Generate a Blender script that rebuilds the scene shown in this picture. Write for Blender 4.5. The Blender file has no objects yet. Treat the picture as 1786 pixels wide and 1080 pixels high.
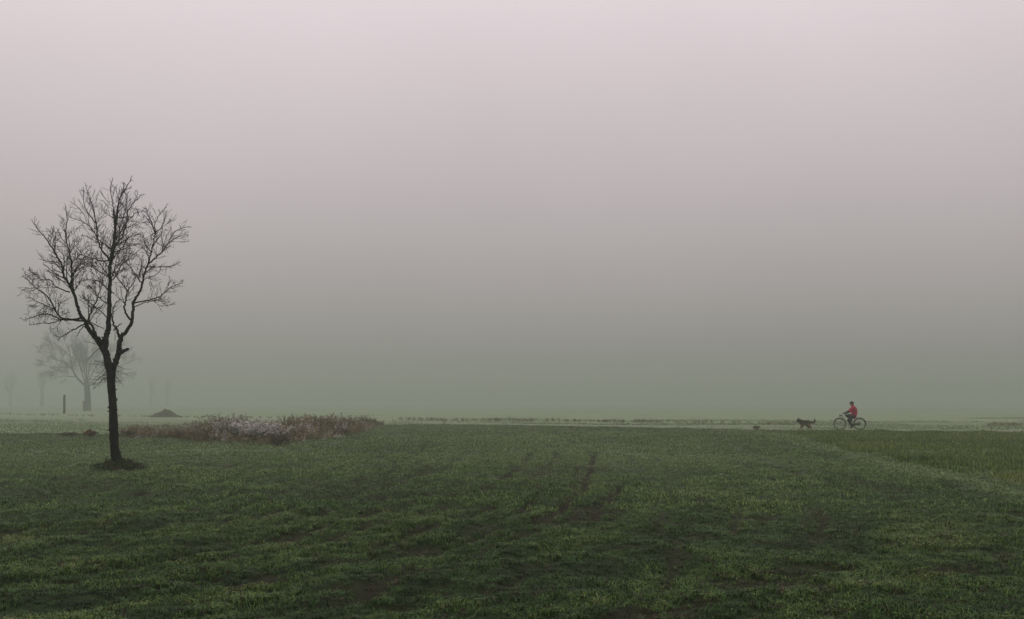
import bpy, bmesh, math, random
import numpy as np
from mathutils import Vector, Matrix

scene = bpy.context.scene
COL = scene.collection
PI = math.pi

# ------------------------------------------------------------------ camera
F, W, H = 1786.0, 1786.0, 1080.0          # focal length in photo pixels, photo size
CAM_Z, HORIZON = 1.5, 703.0
PITCH = math.atan((HORIZON - H / 2) / F)
cam_data = bpy.data.cameras.new('camera')
cam_data.sensor_width = 36.0
cam_data.lens = 36.0 * F / W
cam_data.clip_start, cam_data.clip_end = 0.1, 5000
cam = bpy.data.objects.new('camera', cam_data)
cam.location = (0, 0, CAM_Z)
cam.rotation_euler = (PI / 2 + PITCH, 0, 0)
COL.objects.link(cam)
scene.camera = cam

# ------------------------------------------------------------------ sky, sun, exposure
SUN_EL, SUN_ROT = math.radians(32), math.radians(-75)
SKY_ZENITH, SKY_LOW = 18.5, 0.168
world = bpy.data.worlds.new("World")
scene.world = world
world.use_nodes = True
nt = world.node_tree
bg = nt.nodes['Background']
sky = nt.nodes.new('ShaderNodeTexSky')
sky.sky_type = 'NISHITA'
sky.sun_disc = False
sky.sun_elevation, sky.sun_rotation = SUN_EL, SUN_ROT
sky.dust_density = 4.0
# an overcast layer over the clear sky: three times brighter overhead than at the horizon
tc = nt.nodes.new('ShaderNodeTexCoord')
sx = nt.nodes.new('ShaderNodeSeparateXYZ')
nt.links.new(tc.outputs['Generated'], sx.inputs[0])
ramp = nt.nodes.new('ShaderNodeMapRange')
ramp.inputs['From Min'].default_value, ramp.inputs['From Max'].default_value = 0.0, 1.0
ramp.inputs['To Min'].default_value, ramp.inputs['To Max'].default_value = SKY_ZENITH * SKY_LOW, SKY_ZENITH
nt.links.new(sx.outputs['Z'], ramp.inputs['Value'])
cloud = nt.nodes.new('ShaderNodeVectorMath'); cloud.operation = 'SCALE'
cloud.inputs[0].default_value = (1.0, 0.865, 0.90)
cn = nt.nodes.new('ShaderNodeTexNoise'); cn.inputs['Scale'].default_value = 2.6; cn.inputs['Detail'].default_value = 3
nt.links.new(tc.outputs['Generated'], cn.inputs['Vector'])
cm = nt.nodes.new('ShaderNodeMapRange'); cm.inputs['From Min'].default_value, cm.inputs['From Max'].default_value = 0.3, 0.7
cm.inputs['To Min'].default_value, cm.inputs['To Max'].default_value = 0.965, 1.035
nt.links.new(cn.outputs['Fac'], cm.inputs['Value'])
cmul = nt.nodes.new('ShaderNodeMath'); cmul.operation = 'MULTIPLY'
nt.links.new(ramp.outputs[0], cmul.inputs[0]); nt.links.new(cm.outputs[0], cmul.inputs[1])
nt.links.new(cmul.outputs[0], cloud.inputs['Scale'])
mixs = nt.nodes.new('ShaderNodeMix'); mixs.data_type = 'RGBA'
mixs.inputs[0].default_value = 0.93
nt.links.new(sky.outputs[0], mixs.inputs[6])
nt.links.new(cloud.outputs[0], mixs.inputs[7])
nt.links.new(mixs.outputs[2], bg.inputs['Color'])
bg.inputs['Strength'].default_value = 0.1

sun_data = bpy.data.lights.new('sun', 'SUN')
sun_data.energy, sun_data.angle, sun_data.color = 0.5, math.radians(40), (1.0, 0.93, 0.92)
sun = bpy.data.objects.new('sun', sun_data)
sun.rotation_euler = (PI / 2 - SUN_EL, 0, PI - SUN_ROT)
COL.objects.link(sun)

scene.view_settings.view_transform = 'Standard'
scene.view_settings.look = 'None'
scene.view_settings.gamma = 1.0
scene.view_settings.exposure = 0.0
cy = scene.cycles
cy.use_denoising = True
cy.max_bounces, cy.diffuse_bounces, cy.volume_bounces, cy.transmission_bounces = 6, 3, 3, 3
cy.use_adaptive_sampling = True
cy.adaptive_threshold = 0.01

# ------------------------------------------------------------------ helpers
rng = np.random.default_rng(7)
random.seed(7)

def ray(px, py):
    d = Vector(((px - W / 2) / F, (H / 2 - py) / F, -1.0))
    return (Matrix.Rotation(PI / 2 + PITCH, 3, 'X') @ d)

def ground(px, py):
    """point of the flat ground seen at a photo pixel"""
    d = ray(px, py)
    t = -CAM_Z / d.z
    return d.x * t, d.y * t

def at_depth(px, py, y):
    d = ray(px, py)
    t = y / d.y
    return Vector((d.x * t, y, CAM_Z + d.z * t))

def vnoise(x, y, seed=0):
    x = np.asarray(x, float); y = np.asarray(y, float)
    xi, yi = np.floor(x).astype(np.int64), np.floor(y).astype(np.int64)
    fx, fy = x - xi, y - yi
    fx = fx * fx * (3 - 2 * fx); fy = fy * fy * (3 - 2 * fy)
    def hsh(a, b):
        n = (a * 374761393 + b * 668265263 + seed * 974634777) & 0xFFFFFFFF
        n = ((n ^ (n >> 13)) * 1274126177) & 0xFFFFFFFF
        n = n ^ (n >> 16)
        return (n & 0xFFFF) / 65535.0
    a, b, c, d = hsh(xi, yi), hsh(xi + 1, yi), hsh(xi, yi + 1), hsh(xi + 1, yi + 1)
    return (a * (1 - fx) + b * fx) * (1 - fy) + (c * (1 - fx) + d * fx) * fy

def fbm(x, y, seed=0, octv=4):
    s, amp, tot = 0, 1.0, 0
    for k in range(octv):
        s = s + amp * vnoise(np.asarray(x) * 2 ** k, np.asarray(y) * 2 ** k, seed + k * 17)
        tot += amp; amp *= 0.5
    return s / tot

def sstep(a, b, v):
    t = np.clip((np.asarray(v, float) - a) / (b - a), 0, 1)
    return t * t * (3 - 2 * t)

def tag(o, label=None, cat=None, group=None, kind=None):
    if label: o['label'] = label
    if cat: o['category'] = cat
    if group: o['group'] = group
    if kind: o['kind'] = kind
    return o

def empty(name, loc, rz=0, **kw):
    o = bpy.data.objects.new(name, None)
    o.empty_display_size = 0.2
    o.location = loc; o.rotation_euler = (0, 0, rz)
    COL.objects.link(o)
    return tag(o, **kw)

class MB:
    """collects tubes, blobs and faces and links them as ONE mesh object"""
    def __init__(s): s.v, s.f, s.mi = [], [], []
    def tube(s, pts, rads, n=6, cap=True, m=0):
        pts = [Vector(p) for p in pts]
        base = len(s.v)
        ref = None
        for i, p in enumerate(pts):
            t = (pts[min(i + 1, len(pts) - 1)] - pts[max(i - 1, 0)])
            if t.length < 1e-9: t = Vector((0, 0, 1))
            t.normalize()
            if ref is None:
                ref = Vector((1, 0, 0)) if abs(t.x) < 0.8 else Vector((0, 1, 0))
            a = (ref - t * ref.dot(t))
            if a.length < 1e-4: a = t.orthogonal()
            a.normalize(); ref = a
            b = t.cross(a)
            r = rads[i] if hasattr(rads, '__len__') else rads
            for k in range(n):
                an = 2 * PI * k / n
                s.v.append(p + (a * math.cos(an) + b * math.sin(an)) * r)
        for i in range(len(pts) - 1):
            for k in range(n):
                k2 = (k + 1) % n
                s.f.append((base + i * n + k, base + i * n + k2, base + (i + 1) * n + k2, base + (i + 1) * n + k)); s.mi.append(m)
        if cap and n > 2:
            s.f.append(tuple(base + k for k in range(n))[::-1]); s.mi.append(m)
            e = base + (len(pts) - 1) * n
            s.f.append(tuple(e + k for k in range(n))); s.mi.append(m)
    def poly(s, pts, m=0):
        b = len(s.v); s.v += [Vector(p) for p in pts]
        s.f.append(tuple(range(b, b + len(pts)))); s.mi.append(m)
    def blob(s, c, r, seg=8, ring=6, m=0, jit=0.0, rnd=random):
        c = Vector(c); r = Vector(r) if hasattr(r, '__len__') else Vector((r, r, r))
        b = len(s.v)
        s.v.append(c + Vector((0, 0, r.z)))
        for i in range(1, ring):
            th = PI * i / ring
            for k in range(seg):
                ph = 2 * PI * k / seg
                j = 1 + jit * (rnd.random() - 0.5)
                s.v.append(c + Vector((r.x * math.sin(th) * math.cos(ph), r.y * math.sin(th) * math.sin(ph), r.z * math.cos(th))) * j)
        s.v.append(c - Vector((0, 0, r.z)))
        for k in range(seg):
            s.f.append((b, b + 1 + k, b + 1 + (k + 1) % seg)); s.mi.append(m)
        for i in range(ring - 2):
            for k in range(seg):
                q = b + 1 + i * seg; k2 = (k + 1) % seg
                s.f.append((q + k, q + seg + k, q + seg + k2, q + k2)); s.mi.append(m)
        e = len(s.v) - 1; q = b + 1 + (ring - 2) * seg
        for k in range(seg):
            s.f.append((e, q + (k + 1) % seg, q + k)); s.mi.append(m)
    def torus(s, c, R, r, n=40, k=8, m=0):
        """ring in the x-z plane"""
        b = len(s.v)
        for i in range(n):
            a = 2 * PI * i / n
            for j in range(k):
                q = 2 * PI * j / k
                rr = R + r * math.cos(q)
                s.v.append(Vector((c[0] + rr * math.cos(a), c[1] + r * math.sin(q), c[2] + rr * math.sin(a))))
        for i in range(n):
            for j in range(k):
                s.f.append((b + i * k + j, b + ((i + 1) % n) * k + j, b + ((i + 1) % n) * k + (j + 1) % k, b + i * k + (j + 1) % k)); s.mi.append(m)
    def box(s, c, d, m=0):
        x, y, z = d[0] / 2, d[1] / 2, d[2] / 2
        b = len(s.v)
        for sx_ in (-x, x):
            for sy_ in (-y, y):
                for sz_ in (-z, z):
                    s.v.append(Vector((c[0] + sx_, c[1] + sy_, c[2] + sz_)))
        for q in ((0, 1, 3, 2), (4, 6, 7, 5), (0, 4, 5, 1), (2, 3, 7, 6), (0, 2, 6, 4), (1, 5, 7, 3)):
            s.f.append(tuple(b + i for i in q)); s.mi.append(m)
    def mesh(s, name, mats, smooth=True):
        me = bpy.data.meshes.new(name)
        me.from_pydata([tuple(v) for v in s.v], [], s.f)
        for m in (mats if isinstance(mats, (list, tuple)) else [mats]): me.materials.append(m)
        me.polygons.foreach_set('material_index', s.mi)
        me.polygons.foreach_set('use_smooth', [smooth] * len(s.f))
        me.update()
        return me
    def build(s, name, mats, parent=None, smooth=True):
        o = bpy.data.objects.new(name, s.mesh(name, mats, smooth))
        COL.objects.link(o)
        if parent: o.parent = parent
        return o

# ------------------------------------------------------------------ materials
def new_mat(name, rough=0.8, spec=0.25):
    m = bpy.data.materials.new(name); m.use_nodes = True
    b = m.node_tree.nodes['Principled BSDF']
    b.inputs['Roughness'].default_value = rough
    b.inputs['Specular IOR Level'].default_value = spec
    return m, m.node_tree, b

def noise_mat(name, c1, c2, scale=8.0, rough=0.8, spec=0.25, detail=6, bump=0.0, stretch=None, metallic=0.0):
    m, t, b = new_mat(name, rough, spec)
    b.inputs['Metallic'].default_value = metallic
    tc = t.nodes.new('ShaderNodeTexCoord')
    nz = t.nodes.new('ShaderNodeTexNoise')
    nz.inputs['Scale'].default_value = scale; nz.inputs['Detail'].default_value = detail
    src = tc.outputs['Object']
    if stretch:
        mp = t.nodes.new('ShaderNodeMapping'); mp.inputs['Scale'].default_value = stretch
        t.links.new(src, mp.inputs[0]); src = mp.outputs[0]
    t.links.new(src, nz.inputs['Vector'])
    cr = t.nodes.new('ShaderNodeValToRGB')
    cr.color_ramp.elements[0].position, cr.color_ramp.elements[1].position = 0.32, 0.68
    cr.color_ramp.elements[0].color = (*c1, 1); cr.color_ramp.elements[1].color = (*c2, 1)
    t.links.new(nz.outputs['Fac'], cr.inputs[0]); t.links.new(cr.outputs[0], b.inputs['Base Color'])
    if bump:
        bp = t.nodes.new('ShaderNodeBump'); bp.inputs['Strength'].default_value = bump
        bp.inputs['Distance'].default_value = 0.02
        t.links.new(nz.outputs['Fac'], bp.inputs['Height']); t.links.new(bp.outputs[0], b.inputs['Normal'])
    return m

M = {}
M['bark'] = noise_mat('bark', (0.003, 0.0028, 0.0025), (0.013, 0.012, 0.010), 9, 0.9, 0.06, bump=0.8, stretch=(3, 3, 0.7))
M['twig'] = noise_mat('twig_bark', (0.005, 0.004, 0.0035), (0.011, 0.009, 0.008), 6, 0.9, 0.06)
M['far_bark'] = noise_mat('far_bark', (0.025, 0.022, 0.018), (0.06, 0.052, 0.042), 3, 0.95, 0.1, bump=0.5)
M['wood'] = noise_mat('weathered_wood', (0.03, 0.027, 0.022), (0.07, 0.06, 0.05), 5, 0.9, 0.15, bump=0.4, stretch=(4, 4, 0.5))
M['heap'] = noise_mat('heap_earth', (0.030, 0.034, 0.020), (0.075, 0.078, 0.050), 4, 0.95, 0.1, bump=0.8)
M['rust'] = noise_mat('withered_rust', (0.075, 0.045, 0.023), (0.18, 0.110, 0.058), 3, 0.9, 0.1)
M['straw'] = noise_mat('withered_straw', (0.15, 0.125, 0.065), (0.29, 0.24, 0.13), 3, 0.9, 0.1)
M['umber'] = noise_mat('withered_umber', (0.030, 0.026, 0.015), (0.085, 0.068, 0.040), 3, 0.9, 0.1)
M['lilac'] = noise_mat('seed_fluff', (0.27, 0.265, 0.235), (0.50, 0.49, 0.44), 5, 0.95, 0.05)
M['olive'] = noise_mat('withered_olive', (0.06, 0.065, 0.028), (0.14, 0.135, 0.065), 3, 0.9, 0.1)

def grass_mat(name, ramp_cols, transl=0.3):
    """blade colour picked by the tuft's own 'tint' (0..1), with a little variation along the field"""
    m, t, b = new_mat(name, 0.55, 0.18)
    at = t.nodes.new('ShaderNodeAttribute'); at.attribute_type = 'INSTANCER'; at.attribute_name = 'tint'
    cr = t.nodes.new('ShaderNodeValToRGB')
    els = cr.color_ramp.elements
    while len(els) < len(ramp_cols): els.new(0.5)
    for e, (p, c) in zip(els, ramp_cols): e.position = p; e.color = (*c, 1)
    t.links.new(at.outputs['Fac'], cr.inputs[0])
    va = t.nodes.new('ShaderNodeAttribute'); va.attribute_name = 'vary'
    sc = t.nodes.new('ShaderNodeVectorMath'); sc.operation = 'SCALE'
    ri = t.nodes.new('ShaderNodeAttribute'); ri.attribute_type = 'INSTANCER'; ri.attribute_name = 'rime_haze'
    mr = t.nodes.new('ShaderNodeMix'); mr.data_type = 'RGBA'; mr.inputs[7].default_value = (0.115, 0.165, 0.066, 1)  # pale tone for painted distance haze and sheen, also for frosty patches
    t.links.new(ri.outputs['Fac'], mr.inputs[0]); t.links.new(cr.outputs[0], mr.inputs[6])
    t.links.new(mr.outputs[2], sc.inputs[0]); t.links.new(va.outputs['Fac'], sc.inputs['Scale'])
    t.links.new(sc.outputs[0], b.inputs['Base Color'])
    tr = t.nodes.new('ShaderNodeBsdfTranslucent'); t.links.new(sc.outputs[0], tr.inputs[0])
    mx = t.nodes.new('ShaderNodeMixShader'); mx.inputs[0].default_value = transl
    t.links.new(b.outputs[0], mx.inputs[1]); t.links.new(tr.outputs[0], mx.inputs[2])
    t.links.new(mx.outputs[0], t.nodes['Material Output'].inputs['Surface'])
    return m

GREENS = [(0.0, (0.018, 0.014, 0.007)), (0.14, (0.052, 0.042, 0.018)), (0.24, (0.012, 0.022, 0.005)), (0.34, (0.015, 0.041, 0.008)),
          (0.6, (0.036, 0.088, 0.016)), (0.82, (0.066, 0.116, 0.021)), (1.0, (0.10, 0.135, 0.038))]
M['grass'] = grass_mat('grass_blade', GREENS, 0.15)
M['meadow'] = grass_mat('meadow_blade', [(0.0, (0.034, 0.068, 0.014)), (0.45, (0.070, 0.115, 0.022)), (0.8, (0.105, 0.140, 0.030)), (1.0, (0.15, 0.14, 0.055))], 0.2)
M['frosty'] = grass_mat('frosty_blade', [(0.0, (0.10, 0.14, 0.07)), (0.5, (0.155, 0.21, 0.11)), (1.0, (0.21, 0.26, 0.155))])

# ------------------------------------------------------------------ terrain
TREE_XY = ground(206, 822)
_ex = [ground(*p) for p in ((-200, 758), (0, 759), (200, 760), (400, 752), (650, 743), (850, 742), (1250, 750), (1400, 752.5), (1786, 755.5), (2100, 757.5))]
EDGE_X = np.array([p[0] for p in _ex]); EDGE_Y = np.array([p[1] for p in _ex])
def field_edge(x): return np.interp(x, EDGE_X, EDGE_Y)
# curve of the mowing rows: x of the row that runs through the middle, as a function of distance
ROW_Y = np.array([4, 7, 8.3, 9.5, 11.1, 14, 18.2, 27.6, 45, 70])
ROW_X = np.array([-8, -3.6, -2.3, -1.3, -0.45, 0.52, 1.35, 2.2, 3.1, 3.8])
def row_s(x, y): return x - np.interp(y, ROW_Y, ROW_X)
# worn wheel tracks, each a polyline of photo pixels on the ground: (strength, half width in metres, points)
TRACKS = [(1.0, 0.105, [(1036, 788), (1035, 797), (1030, 818), (1017, 848), (996, 872), (963, 896), (922, 916), (879, 926), (818, 941), (750, 958)]),
          (0.75, 0.10, [(930, 787), (922, 796), (902, 817), (882, 832), (850, 846)]), (0.6, 0.10, [(972, 790), (966, 799), (939, 822), (912, 839)]),
          (0.8, 0.11, [(956, 862), (922, 876), (896, 892), (882, 898), (850, 906)]), (0.9, 0.10, [(701, 886), (660, 893), (620, 904), (580, 913), (540, 928), (497, 941)]),
          (0.55, 0.09, [(869, 879), (818, 894), (788, 903)]), (0.75, 0.12, [(1082, 846), (1067, 869), (1043, 886), (1035, 905)]), (0.25, 0.09, [(1172, 848), (1164, 882), (1154, 903), (1148, 925)]),
          (0.85, 0.09, [(720, 988), (684, 1013), (647, 1040), (620, 1052)]), (0.6, 0.07, [(963, 980), (1020, 966), (1084, 960), (1124, 956)]), (0.5, 0.10, [(620, 838), (560, 846), (480, 862), (400, 880)]),
          (0.45, 0.10, [(760, 822), (700, 842), (640, 858)]), (0.5, 0.1, [(600, 868), (520, 884), (440, 902), (380, 912)]), (0.25, 0.09, [(1280, 840), (1284, 862), (1285, 890), (1280, 930)]),
          (0.3, 0.08, [(1180, 940), (1176, 980), (1160, 1030), (1140, 1070)]), (0.5, 0.07, [(330, 985), (420, 968), (470, 962)]), (0.6, 0.06, [(180, 1024), (250, 1022), (270, 1026)]),
          (0.6, 0.07, [(425, 1004), (460, 1001), (485, 998)]), (0.4, 0.09, [(1020, 880), (990, 905), (940, 930), (880, 950)]), (0.15, 0.1, [(1380, 860), (1400, 890), (1410, 930)])]
_trk = [(st, wd, [ground(*p) for p in pl]) for st, wd, pl in TRACKS]
def seg_dist(x, y, pl):
    d = np.full(np.shape(x), 1e9)
    for (x0, y0), (x1, y1) in zip(pl[:-1], pl[1:]):
        dx, dy = x1 - x0, y1 - y0
        t = np.clip(((x - x0) * dx + (y - y0) * dy) / (dx * dx + dy * dy), 0, 1)
        d = np.minimum(d, np.hypot(x - x0 - t * dx, y - y0 - t * dy))
    return d
_mb = [ground(*p) for p in ((1335, 753.5), (1400, 764), (1470, 782), (1560, 803), (1660, 826), (1786, 852), (1950, 885))]
MEAD_X = np.array([p[0] for p in _mb]); MEAD_Y = np.array([p[1] for p in _mb])
def meadow_mask(x, y):
    o = np.argsort(MEAD_X)
    lim = np.interp(x, MEAD_X[o], MEAD_Y[o])
    x0 = np.interp(y, MEAD_Y[::-1] if MEAD_Y[0] > MEAD_Y[-1] else MEAD_Y, MEAD_X[::-1] if MEAD_Y[0] > MEAD_Y[-1] else MEAD_X)
    w = 0.8 * (fbm(np.asarray(x) * 0.5, np.asarray(y) * 0.5, 91) - 0.5)
    return ((x > x0 + w) & (y < field_edge(x) - 0.2)).astype(float)

def bare_f(x, y):
    """how bare the turf is, 0..1"""
    x = np.asarray(x, float); y = np.asarray(y, float)
    s = row_s(x, y)
    b = np.zeros_like(x)
    wob = 0.12 * (fbm(x * 1.3, y * 0.8, 31) - 0.5)
    for st, wd, pl in _trk:
        xs = [p[0] for p in pl]; ys = [p[1] for p in pl]
        m = (x > min(xs) - 0.8) & (x < max(xs) + 0.8) & (y > min(ys) - 0.8) & (y < max(ys) + 0.8)
        if not m.any(): continue
        dd = seg_dist(x[m], y[m], pl) + wob[m]
        w2 = wd * (0.95 + 0.010 * y[m])
        b[m] = np.maximum(b[m], min(1.15, 0.3 + st) * (0.75 + 0.5 * vnoise(x[m] * 1.7, y[m] * 0.9, 5)) * np.exp(-(dd / w2) ** 2))
    near = 1 - sstep(30, 46, y)
    # fainter parallel rows left by the mower, broken here and there
    ph = (s + 0.22 * (fbm(x * 0.5, y * 0.25, 61, 2) - 0.5)) / 0.68
    fr = np.abs(ph - np.floor(ph) - 0.5) * 0.68
    gate = sstep(0.42, 0.62, fbm(s * 0.8 + 40, y * 0.22, 67, 3)) * sstep(-11, -8, s) * (1 - sstep(4, 6, s))
    b = np.maximum(b, 0.95 * gate * np.exp(-(fr / 0.10) ** 2) * (1 - sstep(26, 36, y)))
    # small hollows between the tussocks, lying in faint rows
    rows = fbm(s * 1.9 + 7, y * 0.20, 41, 3)
    hol = fbm(x * 2.1, y * 1.7, 53, 3)
    right = sstep(1.0, 4.0, x) * (1 - sstep(13, 20, y))
    v = 0.62 * hol + 0.38 * rows + 0.018 * right
    b = np.maximum(b, near * 0.68 * sstep(0.58, 0.72, v))
    b = np.clip(b, 0, 1)
    tx, ty = TREE_XY
    r = np.hypot((np.asarray(x) - tx) / 1.0, (np.asarray(y) - ty) / 0.8)
    b = np.maximum(b, 0.9 * (1 - sstep(0.22, 0.48, r)))
    return b * (1 - meadow_mask(x, y))

def frost_haze_f(x, y):
    """haze and sheen painted into the far blades, plus frosty patches and the mown border"""
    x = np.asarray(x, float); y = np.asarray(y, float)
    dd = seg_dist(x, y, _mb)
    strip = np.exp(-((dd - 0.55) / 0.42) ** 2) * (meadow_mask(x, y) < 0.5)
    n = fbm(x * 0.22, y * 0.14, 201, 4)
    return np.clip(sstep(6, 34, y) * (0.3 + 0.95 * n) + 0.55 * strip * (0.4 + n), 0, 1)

def height(x, y, bare=None):
    x = np.asarray(x, float); y = np.asarray(y, float)
    d = np.hypot(x, y)
    fade = 1 - sstep(45, 80, d)
    s = row_s(x, y)
    z = 0.10 * (fbm(x * 0.22, y * 0.22, 3, 3) - 0.5) + fade * (0.13 * (fbm(x * 0.8, y * 0.9, 11, 3) - 0.5) + 0.13 * (fbm(x * 1.5 + 3, y * 2.1, 23, 3) - 0.5) + 0.05 * (fbm(s * 2.2, y * 0.5, 29, 2) - 0.5))
    b = bare_f(x, y) if bare is None else bare
    z = z - 0.075 * b * (d < 60)
    tx, ty = TREE_XY
    r = np.hypot(x - tx, y - ty)
    z = z + 0.25 * np.exp(-(r / 0.42) ** 2)
    z = z - 0.35 * sstep(155, 230, d)
    return z

def h1(x, y): return float(height(np.array([x]), np.array([y]))[0])
def on_ground(px, py):
    x, y = ground(px, py)
    return Vector((x, y, h1(x, y)))

def axis(fine0, fine1, step, lo, hi, g=1.075):
    c = list(np.arange(fine0, fine1 + 1e-6, step))
    s, v = step, fine1
    while v < hi: s *= g; v += s; c.append(min(v, hi))
    s, v = step, fine0; pre = []
    while v > lo: s *= g; v -= s; pre.append(max(v, lo))
    return np.array(pre[::-1] + c)

GROUND_R = 1000.0
gx = axis(-13, 13, 0.11, -GROUND_R, GROUND_R)
gy = axis(5, 26, 0.09, -GROUND_R, GROUND_R, 1.03)
X, Y = np.meshgrid(gx, gy)
B = bare_f(X, Y)
Z = height(X, Y, B)
nx, ny = len(gx), len(gy)
me = bpy.data.meshes.new('ground')
co = np.stack([X.ravel(), Y.ravel(), Z.ravel()], 1)
idx = np.arange(nx * ny).reshape(ny, nx)
quads = np.stack([idx[:-1, :-1].ravel(), idx[:-1, 1:].ravel(), idx[1:, 1:].ravel(), idx[1:, :-1].ravel()], 1)
me.vertices.add(len(co)); me.vertices.foreach_set('co', co.ravel())
me.loops.add(quads.size); me.loops.foreach_set('vertex_index', quads.ravel().astype(np.int32))
me.polygons.add(len(quads)); me.polygons.foreach_set('loop_start', np.arange(0, quads.size, 4, dtype=np.int32))
me.polygons.foreach_set('use_smooth', np.ones(len(quads), bool))
me.update(calc_edges=True)
frost = 0.45 * frost_haze_f(X, Y) * (Y > 0) * (np.abs(X) < 80) * (Y < field_edge(X)) + sstep(0, 3.0, Y - field_edge(X)) * np.clip(0.5 + 0.5 * fbm(X * 0.03, Y * 0.2, 61) + sstep(75, 110, Y), 0, 1)  # haze painted in: far ground paled to fog level over the frosty strip
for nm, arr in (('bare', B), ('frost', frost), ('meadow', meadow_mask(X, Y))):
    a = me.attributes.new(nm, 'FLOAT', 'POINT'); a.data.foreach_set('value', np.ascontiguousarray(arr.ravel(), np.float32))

def ground_mat():
    m, t, b = new_mat('turf_ground', 0.95, 0.08)
    def attr(n):
        a = t.nodes.new('ShaderNodeAttribute'); a.attribute_name = n; return a.outputs['Fac']
    geo = t.nodes.new('ShaderNodeNewGeometry')
    def noise(sc, det=5, st=None):
        nz = t.nodes.new('ShaderNodeTexNoise'); nz.inputs['Scale'].default_value = sc; nz.inputs['Detail'].default_value = det
        if st:
            mp = t.nodes.new('ShaderNodeMapping'); mp.inputs['Scale'].default_value = st
            t.links.new(geo.outputs['Position'], mp.inputs[0]); t.links.new(mp.outputs[0], nz.inputs['Vector'])
        else: t.links.new(geo.outputs['Position'], nz.inputs['Vector'])
        return nz.outputs['Fac']
    def rampc(f, c1, c2, p1=0.35, p2=0.65):
        cr = t.nodes.new('ShaderNodeValToRGB')
        cr.color_ramp.elements[0].position, cr.color_ramp.elements[1].position = p1, p2
        cr.color_ramp.elements[0].color = (*c1, 1); cr.color_ramp.elements[1].color = (*c2, 1)
        t.links.new(f, cr.inputs[0]); return cr.outputs[0]
    def mix(f, a, c):
        mx = t.nodes.new('ShaderNodeMix'); mx.data_type = 'RGBA'
        t.links.new(f, mx.inputs[0]); t.links.new(a, mx.inputs[6]); t.links.new(c, mx.inputs[7]); return mx.outputs[2]
    green = rampc(noise(9, 6), (0.005, 0.010, 0.003), (0.014, 0.028, 0.007))
    soil = rampc(noise(22, 6), (0.005, 0.0047, 0.0022), (0.019, 0.0165, 0.0075))
    frosty = rampc(noise(1.0, 6, (0.15, 0.5, 1)), (0.12, 0.165, 0.09), (0.18, 0.23, 0.14), 0.3, 0.7)  # frosty grass tone, raised towards the fog's so the distance melts away
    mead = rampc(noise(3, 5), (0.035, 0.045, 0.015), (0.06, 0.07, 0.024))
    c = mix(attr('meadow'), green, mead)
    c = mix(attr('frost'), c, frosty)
    c = mix(attr('bare'), c, soil)
    t.links.new(c, b.inputs['Base Color'])
    bp = t.nodes.new('ShaderNodeBump'); bp.inputs['Strength'].default_value = 0.6; bp.inputs['Distance'].default_value = 0.03
    t.links.new(noise(30, 6), bp.inputs['Height']); t.links.new(bp.outputs[0], b.inputs['Normal'])
    return m
me.materials.append(ground_mat())
go = bpy.data.objects.new('ground', me); COL.objects.link(go); tag(go, kind='structure')

# the pale gravel path the cyclist rides on, running behind the field
PATH_PX = [(2300, 755), (1786, 752.6), (1480, 751.0), (1300, 748.0), (1100, 744), (950, 742), (800, 740), (650, 737.5), (480, 735), (300, 732.5), (120, 730.5), (0, 729), (-300, 727)]
path_c = [Vector((*ground(*p), 0)) for p in PATH_PX]
dense = []
for a, c in zip(path_c[:-1], path_c[1:]):
    for k in range(12): dense.append(a.lerp(c, k / 12))
dense.append(path_c[-1])
mb = MB(); rows = []
for i, p in enumerate(dense):
    t_ = (dense[min(i + 1, len(dense) - 1)] - dense[max(i - 1, 0)]).normalized()
    n_ = Vector((-t_.y, t_.x, 0))
    wd = 1.15 + 0.2 * (random.random() - 0.5)
    row = []
    for q in (-1.08, -0.86, -0.3, 0.3, 0.86, 1.08):
        v = p + n_ * wd * q
        row.append((v.x, v.y, h1(v.x, v.y) + (0.03 if abs(q) < 0.9 else -0.10)))
    rows.append(row)
for a, c in zip(rows[:-1], rows[1:]):
    for k in range(5): mb.poly([a[k], a[k + 1], c[k + 1], c[k]])
M['path'] = noise_mat('pale_gravel', (0.115, 0.135, 0.09), (0.16, 0.18, 0.125), 2.5, 0.95, 0.1, bump=0.3)
tag(mb.build('path', M['path']), kind='structure')

# ------------------------------------------------------------------ scattered ground cover (uncountable): geometry-node instances of tufts
def blade(mb, x, y, ang, hgt, wid, lean, m=0, bend=0.6):
    dx, dy = math.cos(ang), math.sin(ang)
    px, py = -dy * wid / 2, dx * wid / 2
    l1, l2 = lean * 0.35, lean
    mid = (x + dx * l1 * hgt, y + dy * l1 * hgt, hgt * 0.58)
    tip = (x + dx * l2 * hgt, y + dy * l2 * hgt, hgt * (1.0 - 0.25 * lean))
    mb.poly([(x + px, y + py, -0.01), (x - px, y - py, -0.01), (mid[0] - px * .8, mid[1] - py * .8, mid[2]), (mid[0] + px * .8, mid[1] + py * .8, mid[2])], m)
    mb.poly([(mid[0] + px * .8, mid[1] + py * .8, mid[2]), (mid[0] - px * .8, mid[1] - py * .8, mid[2]), tip], m)

def tuft_mesh(n, spread, h0, h1_, w, mat, lean=(0.1, 0.9)):
    mb = MB()
    for _ in range(n):
        r = spread * math.sqrt(random.random()); a = random.uniform(0, 2 * PI)
        blade(mb, r * math.cos(a), r * math.sin(a), random.uniform(0, 2 * PI), random.uniform(h0, h1_), w * random.uniform(0.7, 1.3), random.uniform(*lean))
    me = mb.mesh('tuft', mat, smooth=True)
    v = np.repeat(np.clip(rng.lognormal(0, 0.7, len(mb.f) // 2), 0.25, 2.3), 2)
    a = me.attributes.new('vary', 'FLOAT', 'FACE'); a.data.foreach_set('value', v.astype(np.float32))
    return me

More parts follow.
